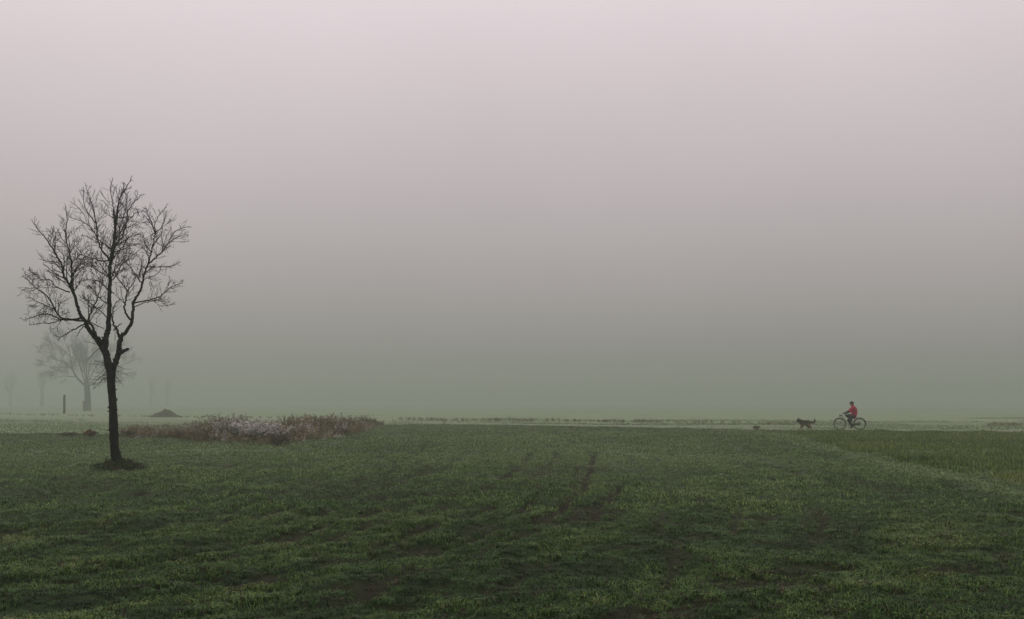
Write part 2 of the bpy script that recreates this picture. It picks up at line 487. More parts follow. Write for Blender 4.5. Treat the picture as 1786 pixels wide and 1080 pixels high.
def variants(name, meshes):
    c = bpy.data.collections.new(name)
    for i, m_ in enumerate(meshes):
        o = bpy.data.objects.new('%s_%d' % (name, i), m_); c.objects.link(o)
    return c

def scatter(name, pts, scale, tint, coll, nvar, label, cat, tilt=0.15, pick=None, frost=None):
    """pts (n,3); one object whose points carry instances of the tufts in coll"""
    n = len(pts)
    me = bpy.data.meshes.new(name)
    me.vertices.add(n); me.vertices.foreach_set('co', np.ascontiguousarray(pts, np.float32).ravel())
    rot = np.stack([rng.normal(0, tilt, n), rng.normal(0, tilt, n), rng.uniform(0, 2 * PI, n)], 1)
    a = me.attributes.new('rot', 'FLOAT_VECTOR', 'POINT'); a.data.foreach_set('vector', rot.astype(np.float32).ravel())
    sc_ = np.asarray(scale, np.float32)
    if sc_.ndim == 1: sc_ = np.stack([np.maximum(sc_, 0.75)] * 2 + [sc_], 1)
    a = me.attributes.new('scl', 'FLOAT_VECTOR', 'POINT'); a.data.foreach_set('vector', sc_.astype(np.float32).ravel())
    a = me.attributes.new('tint', 'FLOAT', 'POINT'); a.data.foreach_set('value', np.clip(tint, 0, 1).astype(np.float32))
    a = me.attributes.new('pick', 'INT', 'POINT'); a.data.foreach_set('value', (rng.integers(0, nvar, n) if pick is None else np.asarray(pick)).astype(np.int32))
    a = me.attributes.new('rime_haze', 'FLOAT', 'POINT'); a.data.foreach_set('value', (np.zeros(n) if frost is None else np.asarray(frost)).astype(np.float32))
    o = bpy.data.objects.new(name, me); COL.objects.link(o)
    g = bpy.data.node_groups.new(name + '_nodes', 'GeometryNodeTree')
    g.interface.new_socket('Geometry', in_out='INPUT', socket_type='NodeSocketGeometry')
    g.interface.new_socket('Geometry', in_out='OUTPUT', socket_type='NodeSocketGeometry')
    gi, go_ = g.nodes.new('NodeGroupInput'), g.nodes.new('NodeGroupOutput')
    ci = g.nodes.new('GeometryNodeCollectionInfo')
    ci.inputs['Collection'].default_value = coll
    ci.inputs['Separate Children'].default_value = True; ci.inputs['Reset Children'].default_value = True
    ip = g.nodes.new('GeometryNodeInstanceOnPoints')
    def na(nm, ty):
        q = g.nodes.new('GeometryNodeInputNamedAttribute'); q.data_type = ty; q.inputs['Name'].default_value = nm
        return next(s for s in q.outputs if s.enabled and s.name == 'Attribute')
    g.links.new(gi.outputs[0], ip.inputs['Points']); g.links.new(ci.outputs[0], ip.inputs['Instance'])
    ip.inputs['Pick Instance'].default_value = True
    g.links.new(na('pick', 'INT'), ip.inputs['Instance Index'])
    e2r = g.nodes.new('FunctionNodeEulerToRotation')
    g.links.new(na('rot', 'FLOAT_VECTOR'), e2r.inputs[0]); g.links.new(e2r.outputs[0], ip.inputs['Rotation'])
    g.links.new(na('scl', 'FLOAT_VECTOR'), ip.inputs['Scale'])
    g.links.new(ip.outputs[0], go_.inputs[0])
    md = o.modifiers.new('scatter', 'NODES'); md.node_group = g
    return tag(o, label, cat, kind='stuff')

def wedge(y0, y1, dens, margin=1.12, extra=1.2):
    """random points of the ground in front of the viewer, evenly per square metre"""
    hw = y1 * 0.5 * margin + extra
    n = int((y1 - y0) * 2 * hw * dens)
    x = rng.uniform(-hw, hw, n); y = rng.uniform(y0, y1, n)
    k = np.abs(x) < y * 0.5 * margin + extra
    return x[k], y[k]

def turf_attrs(x, y):
    b = bare_f(x, y)
    s = row_s(x, y)
    clump = fbm(x * 2.4, y * 2.2, 71, 3)
    big = fbm(x * 0.35, y * 0.35, 77, 3)
    sc_ = 0.6 + 0.65 * sstep(0.28, 0.72, 0.65 * clump + 0.35 * big)
    sc_ *= (1 - 0.6 * b)
    tint = 0.55 + 0.7 * (big - 0.5) + 0.75 * (fbm(s * 1.7, y * 0.16, 83, 3) - 0.5) + 0.6 * (clump - 0.5) + rng.normal(0, 0.14, len(x))
    dry = rng.random(len(x)) < (0.05 + 0.45 * b)
    tint = np.where(dry, rng.uniform(0.0, 0.22, len(x)), np.clip(tint, 0.26, 0.97))
    keep = rng.random(len(x)) > 0.92 * b ** 1.35
    return sc_, tint, keep

def turf(name, y0, y1, dens, coll, nv, mul, label):
    x, y = wedge(y0, y1, dens)
    ok = (y < field_edge(x)) & (meadow_mask(x, y) < 0.5)
    x, y = x[ok], y[ok]
    s_, t_, k = turf_attrs(x, y)
    x, y, s_, t_ = x[k], y[k], s_[k] * mul, t_[k]
    return np.stack([x, y, height(x, y) - 0.004], 1), s_, t_

lod0 = variants('near_tuft', [tuft_mesh(19, 0.06, 0.016, 0.050, 0.0064, M['grass'], (0.5, 1.7)) for _ in range(7)])
lod1 = variants('mid_tuft', [tuft_mesh(30, 0.12, 0.018, 0.052, 0.0095, M['grass'], (0.4, 1.6)) for _ in range(6)])
lod2 = variants('far_tuft', [tuft_mesh(34, 0.24, 0.025, 0.062, 0.017, M['grass'], (0.2, 1.1)) for _ in range(6)])
GL = 'short damp green grass with brown worn streaks across the field, %s'
p, s_, t_ = turf('grass', 5.6, 14.5, 290, lod0, 7, 1.0, '')
scatter('grass', p, s_, t_, lod0, 7, GL % 'closest to the viewer', 'grass', frost=frost_haze_f(p[:, 0], p[:, 1]))
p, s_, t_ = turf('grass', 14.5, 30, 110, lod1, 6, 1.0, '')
scatter('grass', p, s_, t_, lod1, 6, GL % 'around the bare black tree', 'grass', frost=frost_haze_f(p[:, 0], p[:, 1]))
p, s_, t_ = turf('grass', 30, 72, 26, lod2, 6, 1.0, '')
scatter('grass', p, s_, t_, lod2, 6, GL % 'at its far end before the path', 'grass', frost=frost_haze_f(p[:, 0], p[:, 1]))

# taller yellow-green meadow grass on the right
mv = variants('meadow_tuft', [tuft_mesh(22, 0.17, 0.05, 0.20, 0.011, M['meadow'], (0.1, 0.9)) for _ in range(6)])
x, y = wedge(14, 62, 26, 1.15, 2)
k = meadow_mask(x, y) > 0.5
x, y = x[k], y[k]
scatter('meadow_grass', np.stack([x, y, height(x, y) - 0.005], 1), 0.25 + 1.3 * fbm(x * 0.7, y * 0.6, 13, 4),
        0.1 + 0.85 * fbm(x * 0.25, y * 0.25, 15, 4) + rng.normal(0, 0.1, len(x)), mv, 6,
        'taller yellow green meadow grass in the strip below the cyclist', 'grass')

# frosty pale grass beyond the field
fv = variants('frost_tuft', [tuft_mesh(34, 0.45, 0.03, 0.11, 0.022, M['frosty'], (0.3, 1.3)) for _ in range(5)])
x, y = wedge(46, 125, 5, 1.1, 2)
pth_x = np.array([v.x for v in dense])[::-1]; pth_y = np.array([v.y for v in dense])[::-1]
k = (y > field_edge(x) + 0.3) & (np.abs(y - np.interp(x, pth_x, pth_y)) > 1.9) & ((fbm(x * 0.06, y * 0.3, 19) > 0.42 + 0.4 * sstep(60, 120, y)))
x, y = x[k], y[k]
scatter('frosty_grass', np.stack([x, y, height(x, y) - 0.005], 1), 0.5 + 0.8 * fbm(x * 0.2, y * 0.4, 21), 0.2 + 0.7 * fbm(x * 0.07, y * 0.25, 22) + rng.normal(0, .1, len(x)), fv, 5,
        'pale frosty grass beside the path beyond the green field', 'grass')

# dark rough tufts along the field's far edge and its left corner
ev = variants('edge_tuft', [tuft_mesh(24, 0.20, 0.05, 0.14, 0.018, M['grass'], (0.1, 0.7)) for _ in range(4)])
x = rng.uniform(-36, 34, 2000); y = field_edge(x) + rng.normal(-0.5, 0.35, len(x))
k = fbm(x * 0.35, y * 0.2, 37) > 0.42
x, y = x[k], y[k]
scatter('edge_grass', np.stack([x, y, height(x, y) - 0.005], 1), 0.35 + 0.75 * fbm(x * 0.5, y * 0.5, 39), rng.uniform(0.24, 0.6, len(x)), ev, 4,
        'rough dark grass tufts along the far edge of the field', 'grass')

ang = rng.uniform(0, 2 * PI, 240); rad_ = 0.40 * np.sqrt(rng.random(240)) + 0.05
x, y = TREE_XY[0] + rad_ * np.cos(ang) * 1.05, TREE_XY[1] + rad_ * np.sin(ang)
scatter('mound_grass', np.stack([x, y, height(x, y) - 0.01], 1), rng.uniform(0.35, 0.85, 240), rng.uniform(0.0, 0.5, 240), ev, 4,
        'dark rough grass on the little mound around the foot of the black tree', 'grass')

# ------------------------------------------------------------------ withered weeds
def weed_mesh(kind, hgt):
    """one upright withered stem with side shoots and seed heads"""
    mb = MB()
    for st in range(random.choice((2, 3, 3, 4))):
        bx, by = random.gauss(0, 0.05), random.gauss(0, 0.05)
        lx, ly = random.gauss(0, 0.16), random.gauss(0, 0.16)
        hh = hgt * random.uniform(0.65, 1.05)
        n = 5
        pts = [Vector((bx + lx * (k / n) ** 1.6 + random.gauss(0, 0.008), by + ly * (k / n) ** 1.6 + random.gauss(0, 0.008), hh * k / n - 0.02)) for k in range(n + 1)]
        mb.tube(pts, [0.007 * (1 - 0.6 * k / n) for k in range(n + 1)], 3, False)
        for q in range(random.randint(7, 12)):
            u = random.uniform(0.2, 1.0)
            k = min(int(u * n), n - 1)
            p0 = pts[k].lerp(pts[k + 1], u * n - k)
            a = random.uniform(0, 2 * PI); L = random.uniform(0.06, 0.2) * (1.15 - 0.5 * u)
            p1 = p0 + Vector((math.cos(a) * L, math.sin(a) * L, L * random.uniform(0.2, 1.2)))
            mb.tube([p0, p1], [0.004, 0.002], 3, False)
            for _ in range({'seed': 6, 'leaf': 4, 'bare': 2}[kind]):
                c = p0.lerp(p1, random.uniform(0.3, 1.1)) + Vector((random.gauss(0, .015), random.gauss(0, .015), random.gauss(0, .015)))
                r = random.uniform(0.014, 0.032) if kind != 'bare' else 0.01
                d1 = Vector((random.gauss(0, 1), random.gauss(0, 1), random.gauss(0, 1))).normalized() * r
                d2 = d1.orthogonal().normalized() * r * random.uniform(0.4, 0.8)
                mb.poly([c - d1, c - d2, c + d1, c + d2], 1)
    return mb

def weed_variants(name, specs):
    ms = []
    for kind, hgt, m1, m2 in specs:
        ms.append(weed_mesh(kind, hgt).mesh('weed', [M[m1], M[m2]], True))
    return variants(name, ms)

brown = weed_variants('brown_weed', [('leaf', 0.7, 'umber', 'umber'), ('bare', 1.0, 'umber', 'umber'), ('leaf', 0.75, 'umber', 'olive'), ('seed', 0.8, 'umber', 'rust'), ('leaf', 0.8, 'rust', 'umber'),
                                     ('seed', 0.85, 'umber', 'straw'), ('leaf', 0.75, 'rust', 'olive'), ('seed', 0.85, 'olive', 'straw'), ('seed', 0.8, 'umber', 'lilac')])
BED_FRONT = [ground(*p) for p in ((208, 763), (260, 767), (330, 771), (400, 775), (470, 777), (540, 773), (600, 764), (635, 753), (660, 744))]
BED_BACK = [ground(*p) for p in ((208, 757), (260, 756), (330, 753), (400, 750), (470, 748), (540, 746), (600, 744), (635, 742.5), (665, 741.5))]
pts = []; sc_l = []; tn = []; pk = []
PROF = [0.30, 0.48, 0.62, 0.86, 0.95, 0.92, 0.85, 0.62, 0.22]
for i in range(1900):
    q = random.random() * 8 * 0.999; k = int(q); u = q - k
    f = Vector(BED_FRONT[k]).lerp(Vector(BED_FRONT[k + 1]), u); b_ = Vector(BED_BACK[k]).lerp(Vector(BED_BACK[k + 1]), u)
    w_ = random.random() ** 1.2
    p = f.lerp(b_, w_) + Vector((random.gauss(0, .12), random.gauss(0, .2)))
    hgt = PROF[k] * (1 - u) + PROF[k + 1] * u
    edge = min(1, 0.45 + 2.2 * min(w_, 1 - w_ * 0.8))
    n_ = float(fbm(p.x * 0.55, p.y * 0.4, 101, 3))
    s = hgt * edge * (0.15 + 1.75 * n_) * (1 - 0.45 * math.exp(-((q - 3.75) / .7) ** 2) * (w_ < .75)) * random.uniform(0.75, 1.15)
    pk.append(int(np.clip(float(fbm(p.x * 0.9 + 30, p.y * 0.6, 131, 2)) * 15 - 1.6 + random.gauss(0, 1.8), 0, 8)))
    pts.append((p.x, p.y, h1(p.x, p.y) - 0.01)); sc_l.append((max(s, .6), max(s, .6), max(s, 0.2))); tn.append(n_)
scatter('withered_weeds', np.array(pts), np.array(sc_l), np.array(tn), brown, 9, 'bed of rusty brown withered weeds lying beyond the bare black tree', 'weeds', tilt=0.2, pick=pk)

roww = weed_variants('row_weed', [('leaf', 0.5, 'olive', 'olive'), ('seed', 0.45, 'olive', 'straw'), ('bare', 0.55, 'umber', 'olive'), ('leaf', 0.4, 'olive', 'rust')])
ROW_PX = [(-150, 722), (0, 724), (200, 727), (420, 729.5), (650, 733), (870, 735), (1000, 736), (1300, 741), (1500, 743.2), (1786, 744.8), (2100, 746)]
rowc = [Vector(ground(*p)) for p in ROW_PX]
pts = []
for a, c in zip(rowc[:-1], rowc[1:]):
    for k in range(int((c - a).length * (6 if a.y < 95 else 2))):
        p = a.lerp(c, random.random()) + Vector((random.gauss(0, .3), random.gauss(0, .5)))
        if float(fbm(p.x * 0.16, p.y * 0.1, 7, 4)) > 0.36: pts.append((p.x, p.y, h1(p.x, p.y)))
pts = np.array(pts)
scatter('verge_weeds', pts, 0.25 + 0.75 * fbm(pts[:, 0] * 0.3, pts[:, 1] * 0.2, 9, 3) * 0.8, np.zeros(len(pts)), roww, 4, 'low dark line of weeds on the far side of the path', 'weeds', tilt=0.25)

# ------------------------------------------------------------------ single plants standing in and near the bed
def shrub(px, py, hgt, width, stems, mats, label, name='shrub', cat='shrub', fluff=0, leafr=0.02, group=None, sub=7, lean=1.0):
    loc = on_ground(px, py)
    root = empty(name, loc, random.uniform(0, 6), label=label, cat=cat, group=group)
    st, tp = MB(), MB()
    for _ in range(stems):
        a = random.uniform(0, 2 * PI); rr = width / 2 * math.sqrt(random.random()) * lean
        hh = hgt * random.uniform(0.6, 1.0) * (1 - 0.25 * (rr / (width / 2 + 1e-6)) ** 2)
        b = Vector((random.gauss(0, width * .08), random.gauss(0, width * .08), -0.03))
        e = Vector((math.cos(a) * rr, math.sin(a) * rr, hh))
        m_ = b.lerp(e, 0.5) + Vector((random.gauss(0, .03), random.gauss(0, .03), 0.06))
        pts = [b, b.lerp(m_, .5), m_, m_.lerp(e, .55) + Vector((random.gauss(0, .02), random.gauss(0, .02), 0)), e]
        r0 = 0.010
        st.tube(pts, [r0, r0 * .8, r0 * .65, r0 * .5, r0 * .3], 4, False)
        for q in range(sub):
            u = random.uniform(0.35, 1.0) * 4; k = min(int(u), 3)
            p0 = pts[k].lerp(pts[k + 1], u - k)
            d = Vector((random.gauss(0, 1), random.gauss(0, 1), random.uniform(0.1, 1.3))).normalized()
            L = random.uniform(0.08, 0.22) * max(hgt, .5)
            p1 = p0 + d * L
            st.tube([p0, p1], [0.005, 0.0025], 3, False)
            for _f in range(fluff):
                c = p0.lerp(p1, random.uniform(0.2, 1.15)) + Vector((random.gauss(0, .02), random.gauss(0, .02), random.gauss(0, .02)))
                r = leafr * random.uniform(0.6, 1.5)
                d1 = Vector((random.gauss(0, 1), random.gauss(0, 1), random.gauss(0, 1))).normalized() * r
                d2 = d1.orthogonal().normalized() * r * random.uniform(0.4, 0.9)
                tp.poly([c - d1, c - d2, c + d1, c + d2])
    st.build('stem', M[mats[0]], root)
    if tp.f: tp.build('foliage', M[mats[1]], root)
    return root

shrub(404, 768, 1.08, 1.8, 52, ('umber', 'lilac'), 'tallest pale fluffy grey shrub rising above the brown weed bed', 'pale_shrub', fluff=8, leafr=0.026)
shrub(443, 771, 0.92, 2.1, 54, ('umber', 'lilac'), 'broad mottled pale grey shrub in the middle of the weed bed', 'pale_shrub', fluff=8, leafr=0.026)
shrub(480, 770, 0.8, 1.5, 38, ('umber', 'lilac'), 'small pale grey shrub behind the dark bush at the bed front', 'pale_shrub', fluff=6, leafr=0.022)
shrub(397, 768, 0.66, 0.6, 16, ('straw', 'straw'), 'small straw yellow shrub below the tallest pale fluffy one', 'straw_shrub', fluff=4)
shrub(484, 776, 0.55, 1.1, 26, ('umber', 'umber'), 'dark low bush at the front edge of the weed bed', 'dark_bush', fluff=5, leafr=0.022)
shrub(226, 764, 0.36, 1.0, 22, ('umber', 'umber'), 'low blackish bush at the end of the weed bed beside the bare tree', 'dark_bush', fluff=5, leafr=0.022)
shrub(588, 757, 0.72, 1.5, 26, ('umber', 'umber'), 'purplish dark bush near the tapering end of the weed bed', 'dark_bush', fluff=5, leafr=0.024)
shrub(157, 763, 0.27, 0.55, 26, ('umber', 'rust'), 'small round brown bush alone in the grass behind the bare black tree', 'round_bush', fluff=6, leafr=0.03)
shrub(122, 762, 0.16, 1.0, 22, ('olive', 'olive'), 'flat olive clump of weeds on the field edge beyond the round bush', 'weed_clump', fluff=4, leafr=0.03, cat='weed')
shrub(486, 760, 1.0, 0.2, 3, ('umber', 'rust'), 'tall upright seed stalk above the weed bed behind the dark bush', 'seed_stalk', fluff=2, cat='weed')
shrub(507, 757, 0.98, 0.3, 4, ('umber', 'rust'), 'cluster of tall seed stalks in the middle of the bed, right of the dark bush', 'seed_stalk', fluff=2, cat='weed')
shrub(571, 754, 1.0, 0.25, 3, ('umber', 'umber'), 'tall dark seed stalk standing beside the purplish dark bush', 'seed_stalk', fluff=2, cat='weed')
def sticks(px, py, segs, label):
    root = empty('dead_stick', on_ground(px, py), label=label, cat='dead stem')
    mb = MB()
    for s in segs:
        mb.tube([Vector((a, random.gauss(0, .05), b)) for a, b in s], [0.03 * (1 - 0.25 * k) for k in range(len(s))], 5)
        for q in range(5):
            k = random.randrange(len(s) - 1); a = Vector((s[k][0], 0, s[k][1])).lerp(Vector((s[k + 1][0], 0, s[k + 1][1])), random.random())
            mb.tube([a, a + Vector((random.gauss(0, .1), random.gauss(0, .1), random.uniform(0.03, .15)))], [0.01, 0.004], 3)
    mb.build('stem', M['umber'], root)
sticks(617, 745, [[(0, -.03), (-.05, .18), (.0, .34), (-.02, .46)]], 'single upright dead stick, first beyond the end of the weed bed')
sticks(630, 744, [[(-.16, -.03), (0, .18), (.14, .36)], [(.14, -.03), (.02, .16), (-.12, .33)]], 'pair of crossed dead sticks at the end of the weed bed')
sticks(640, 744, [[(0, -.03), (.03, .3), (-.02, .55), (.02, .72)], [(.02, .3), (.2, .5)]], 'tallest forked dead stick at the end of the weed bed')
sticks(654, 743, [[(-.1, -.03), (0, .14), (.12, .22)], [(0, .13), (-.13, .3)]], 'low bent dead stick, second from the last beyond the bed')
sticks(668, 742.5, [[(0, -.03), (.02, .2), (.1, .35)], [(.02, .1), (-.16, .22)]], 'last thin dead stick farthest out beyond the weed bed')
shrub(775, 741, 0.55, 0.9, 9, ('rust', 'rust'), 'sparse reddish twiggy shrub beside the path past the weed bed', 'twiggy_shrub', fluff=0)
shrub(1320, 749.2, 0.17, 0.34, 12, ('olive', 'olive'), 'tiny dark weed clump on the field edge ahead of the dog', 'weed_clump', fluff=5, leafr=0.03, cat='weed')

# ------------------------------------------------------------------ trees
def grow(mb, p, d, L, r, lev, up=0.12, wig=0.22, rmin=0.0035, rnd=random, dens=1.0, droop=0.0):
    """one branch with its twigs, added to mb"""
    n = max(3, int(L / (0.13 if lev > 1 else 0.10)))
    pts, rad = [p.copy()], [r]
    d = d.normalized(); p = p.copy()
    for k in range(n):
        d = (d + Vector((rnd.gauss(0, wig), rnd.gauss(0, wig), rnd.gauss(0, wig) + up - droop)) * 0.5).normalized()
        p = p + d * (L / n)
        pts.append(p.copy()); rad.append(max(rmin * 0.8, r * (1 - 0.75 * (k + 1) / n)))
    mb.tube(pts, rad, 4 if r > 0.012 else 3, False)
    if lev <= 0: return
    m_ = max(2, int(L * (8.0 if lev == 1 else 7.5) * dens + rnd.random()))
    for q in range(m_):
        u = (0.18 + 0.8 * (q + rnd.random()) / m_) * n
        k = min(int(u), n - 1)
        t = (pts[k + 1] - pts[k]).normalized()
        side = t.cross(Vector((rnd.gauss(0, 1), rnd.gauss(0, 1), rnd.gauss(0, 1)))).normalized()
        ang = math.radians(rnd.uniform(24, 48))
        cd = t * math.cos(ang) + side * math.sin(ang)
        rem = 1 - u / n
        cl = L * (0.34 + 0.42 * rem) * rnd.uniform(0.6, 1.2)
        if lev == 1: cl = min(cl, 0.55)
        grow(mb, pts[k].lerp(pts[k + 1], u - k), cd, cl, max(rmin, rad[k] * 0.6), lev - 1, up, wig, rmin, rnd, dens, droop)

def spl(pts, n):
    """smooth polyline through the points (Catmull-Rom)"""
    out = []
    for i in range(len(pts) - 1):
        p0, p1, p2, p3 = pts[max(i - 1, 0)], pts[i], pts[i + 1], pts[min(i + 2, len(pts) - 1)]
        for k in range(n):
            t = k / n
            out.append(0.5 * ((2 * p1) + (p2 - p0) * t + (2 * p0 - 5 * p1 + 4 * p2 - p3) * t * t + (3 * p1 - p0 - 3 * p2 + p3) * t ** 3))
    out.append(pts[-1]); return out

def limb_spray(mb, pts, rad, start, spacing, lens, lev, rnd, up=0.16, rmin=0.0046, endtwig=True):
    """secondary branches along a limb"""
    tot = sum((b - a).length for a, b in zip(pts[:-1], pts[1:]))
    acc = 0; nxt = start * tot
    for i in range(len(pts) - 1):
        sl = (pts[i + 1] - pts[i]).length
        while nxt < acc + sl:
            u = (nxt - acc) / sl
            t = (pts[i + 1] - pts[i]).normalized()
            side = t.cross(Vector((rnd.gauss(0, 1), rnd.gauss(0, 1), rnd.gauss(0, .6)))).normalized()
            ang = math.radians(rnd.uniform(30, 62))
            fr = nxt / tot
            L = (lens[0] * (1 - fr) + lens[1] * fr) * rnd.uniform(0.55, 1.2) * (1 - 0.65 * fr ** 3)
            grow(mb, pts[i].lerp(pts[i + 1], u), t * math.cos(ang) + side * math.sin(ang), L, min(rad[i] * 0.55, 0.012 + 0.004 * L), lev if L > 0.3 else max(lev - 1, 0), up, 0.13, rmin, rnd, 1.0 if rmin < .008 else 0.55)
            nxt += (spacing if spacing > .4 else spacing * 0.56) * rnd.uniform(0.5, 1.5)
        acc += sl

# --- the bare black tree (limbs measured on the photo, each with its own depth)
TD = TREE_XY[1]
MPP = TD / F / 3.724                                   # metres per enlarged pixel
def P(zx, zy, dy=0.0):                                 # enlarged upper-left quarter: x, y from the photo's (0, 290)
    return at_depth(zx / 3.724, 290 + zy / 3.724, TD + dy)
rt = random.Random(11)
R2 = 1005.5
tree = empty('bare_tree', (TREE_XY[0], TREE_XY[1], h1(*TREE_XY)), label='nearest leafless black tree, whole trunk and forked crown sharp on the grass', cat='tree')
def local(pts): return [p - tree.location for p in pts]
trunk, crown = MB(), MB()
def limb(zs, w0, w1, dy0, dy1, mbt, spray=None, n=6, sides=8, knot=0.0):
    m_ = len(zs)
    pts = [P(x, y, dy0 + (dy1 - dy0) * (i / (m_ - 1)) ** 0.9) for i, (x, y) in enumerate(zs)]
    pts = spl(pts, n)
    N = len(pts)
    pts = [p + Vector((rt.gauss(0, 0.006), rt.gauss(0, 0.012), rt.gauss(0, 0.006))) if 0 < i < N - 1 else p for i, p in enumerate(pts)]
    rad = [max(0.005, MPP / 2 * (w0 + (w1 - w0) * (i / (N - 1)) ** 0.85) * (1 + knot * rt.uniform(-1, 1))) for i in range(N)]
    lp = local(pts)
    mbt.tube(lp, rad, sides, True)
    if spray: limb_spray(crown, lp, rad, *spray, rnd=rt)
    return lp, rad
# trunk
tz = [(785, R2 + 955), (772, R2 + 925), (752, R2 + 870), (742, R2 + 790), (738, R2 + 700), (735, R2 + 600), (731, R2 + 520), (724, R2 + 440), (721, R2 + 380), (722, R2 + 320)]
tp = spl([P(x, y) for x, y in tz], 4)
N = len(tp)
tw = np.interp(np.linspace(0, 1, N), [0, 0.05, 0.12, 0.25, 0.6, 0.85, 1], [170, 112, 74, 58, 52, 50, 58])
trunk.tube(local(tp), [MPP / 2 * w * (1 + 0.07 * rt.uniform(-1, 1)) for w in tw], 12)
for k in range(26):                                    # knots and broken twig ends on the trunk
    i = rt.randrange(6, N - 1); a = rt.uniform(0, 2 * PI)
    c0 = local([tp[i]])[0]; d0 = Vector((math.cos(a), math.sin(a), rt.uniform(-.2, .5)))
    rr_ = MPP / 2 * tw[i]
    trunk.tube([c0 + d0 * rr_ * .7, c0 + d0 * (rr_ + rt.uniform(.008, .035))], [rt.uniform(.018, .035), rt.uniform(.008, .02)], 6)
for k in range(9):                                     # root flare
    a = 2 * PI * k / 9 + rt.uniform(-.2, .2)
    b0 = local([P(770, R2 + 905)])[0]
    trunk.tube([b0, b0 + Vector((math.cos(a) * .12, math.sin(a) * .12, -.09)), b0 + Vector((math.cos(a) * .26, math.sin(a) * .26, -.21))], [0.07, 0.055, 0.02], 6)
# left main limb and its leaders
limb([(722, R2 + 345), (702, R2 + 275), (688, R2 + 215), (660, R2 + 160), (630, R2 + 112)], 52, 40, 0, -.15, trunk, knot=.08)
limb([(640, R2 + 125), (605, R2 + 95), (572, R2 + 45), (553, R2 + 0), (520, 962), (500, 905), (482, 830), (445, 765), (412, 705), (402, 645), (372, 592), (332, 522), (290, 462), (245, 410), (220, 365)], 32, 3, -.15, -1.0, trunk,
     (0.42, 0.12, (0.9, 0.40), 2))
limb([(482, 835), (466, 745), (466, 650), (450, 560), (430, 480), (428, 400), (440, 345), (430, 290)], 15, 3, -.4, .35, trunk, (0.15, 0.12, (0.75, 0.38), 2))
limb([(540, 985), (480, 995), (400, 985), (362, 940), (330, 880), (290, 828), (232, 790), (182, 742), (145, 715)], 15, 3, -.3, -1.3, trunk, (0.3, 0.13, (0.7, 0.35), 2))
limb([(455, 818), (400, 800), (355, 775), (330, 740), (270, 735), (215, 700), (178, 672)], 9, 3, -.5, -1.1, trunk, (0.2, 0.14, (0.6, 0.3), 2))
limb([(352, 930), (300, 905), (240, 880), (190, 850)], 8, 3, -.8, -1.6, trunk, (0.15, 0.13, (0.55, 0.3), 2))
limb([(552, 1006), (470, 1000), (395, 995), (330, 965), (270, 962), (210, 980), (152, 1002)], 14, 3, -.2, .9, trunk, (0.3, 0.13, (0.5, 0.25), 2, ))
limb([(400, 1000), (330, 1020), (260, 1018), (190, 1035)], 8, 3, .2, .6, trunk, (0.2, 0.14, (0.35, 0.2), 1))
limb([(552, 1020), (510, 1046), (455, 1075), (405, 1105), (352, 1100)], 11, 3, -.1, -.7, trunk, (0.3, 0.12, (0.35, 0.2), 1))
limb([(545, 1040), (515, 1075), (500, 1105)], 7, 3, -.1, -.3, trunk)
limb([(662, R2 + 165), (625, R2 + 100), (598, R2 + 30), (572, 1000), (600, 930), (632, 860), (650, 800), (640, 720)], 22, 4, -.1, .9, trunk, (0.35, 0.13, (0.7, 0.4), 2))
# central leader
limb([(680, R2 + 190), (690, R2 + 110), (703, R2 + 50), (706, R2), (710, 900), (712, 800), (714, 700), (722, 600), (736, 520), (746, 420), (760, 320), (768, 250), (790, 185), (830, 122), (855, 85)], 42, 3, -.08, .1, trunk,
     (0.40, 0.13, (0.95, 0.40), 2), knot=.05)
limb([(716, 620), (690, 580), (652, 530), (632, 450), (620, 350), (602, 262), (577, 190), (556, 122)], 15, 3, 0, .7, trunk, (0.2, 0.13, (0.7, 0.38), 2))
limb([(734, 530), (790, 460), (820, 380), (830, 300), (870, 232), (897, 180)], 12, 3, 0, -.6, trunk, (0.15, 0.13, (0.6, 0.35), 2))
limb([(745, 425), (740, 300), (728, 220), (718, 150), (735, 80)], 9, 3, .05, -.4, trunk, (0.15, 0.14, (0.5, 0.3), 1))
limb([(800, 330), (822, 260), (815, 190), (800, 110)], 7, 3, -.2, .3, trunk, (0.1, 0.14, (0.4, 0.25), 1))
limb([(722, 610), (660, 615), (610, 600), (545, 582), (505, 535), (480, 490)], 10, 3, 0, -.7, trunk, (0.2, 0.13, (0.55, 0.3), 2))
limb([(632, 460), (580, 392), (525, 355), (452, 330)], 7, 3, .3, .9, trunk, (0.15, 0.14, (0.45, 0.25), 1))
limb([(625, 370), (575, 310), (545, 240), (545, 150)], 7, 3, .4, 0, trunk, (0.15, 0.14, (0.45, 0.25), 1))
limb([(545, 310), (500, 260), (458, 232)], 5, 3, .2, .5, trunk, (0.2, 0.15, (0.3, 0.2), 1))
limb([(712, 720), (650, 690), (590, 650), (540, 640)], 9, 3, 0, .8, trunk, (0.2, 0.14, (0.6, 0.35), 2))
limb([(712, 820), (660, 760), (600, 740), (540, 740), (490, 760)], 9, 3, 0, -1.1, trunk, (0.15, 0.13, (0.6, 0.35), 2))
limb([(714, 760), (760, 700), (790, 640), (830, 600), (860, 540)], 9, 3, 0, 1.0, trunk, (0.15, 0.13, (0.6, 0.35), 2))
limb([(712, 900), (650, 860), (600, 800), (570, 760)], 8, 3, 0, 1.2, trunk, (0.15, 0.15, (0.5, 0.3), 2))
limb([(706, 990), (640, 930), (570, 880), (530, 850)], 8, 3, 0, 1.1, trunk, (0.25, 0.18, (0.4, 0.25), 1))
limb([(720, 640), (760, 560), (810, 520), (870, 500)], 8, 3, .05, 1.3, trunk, (0.1, 0.13, (0.6, 0.3), 2))
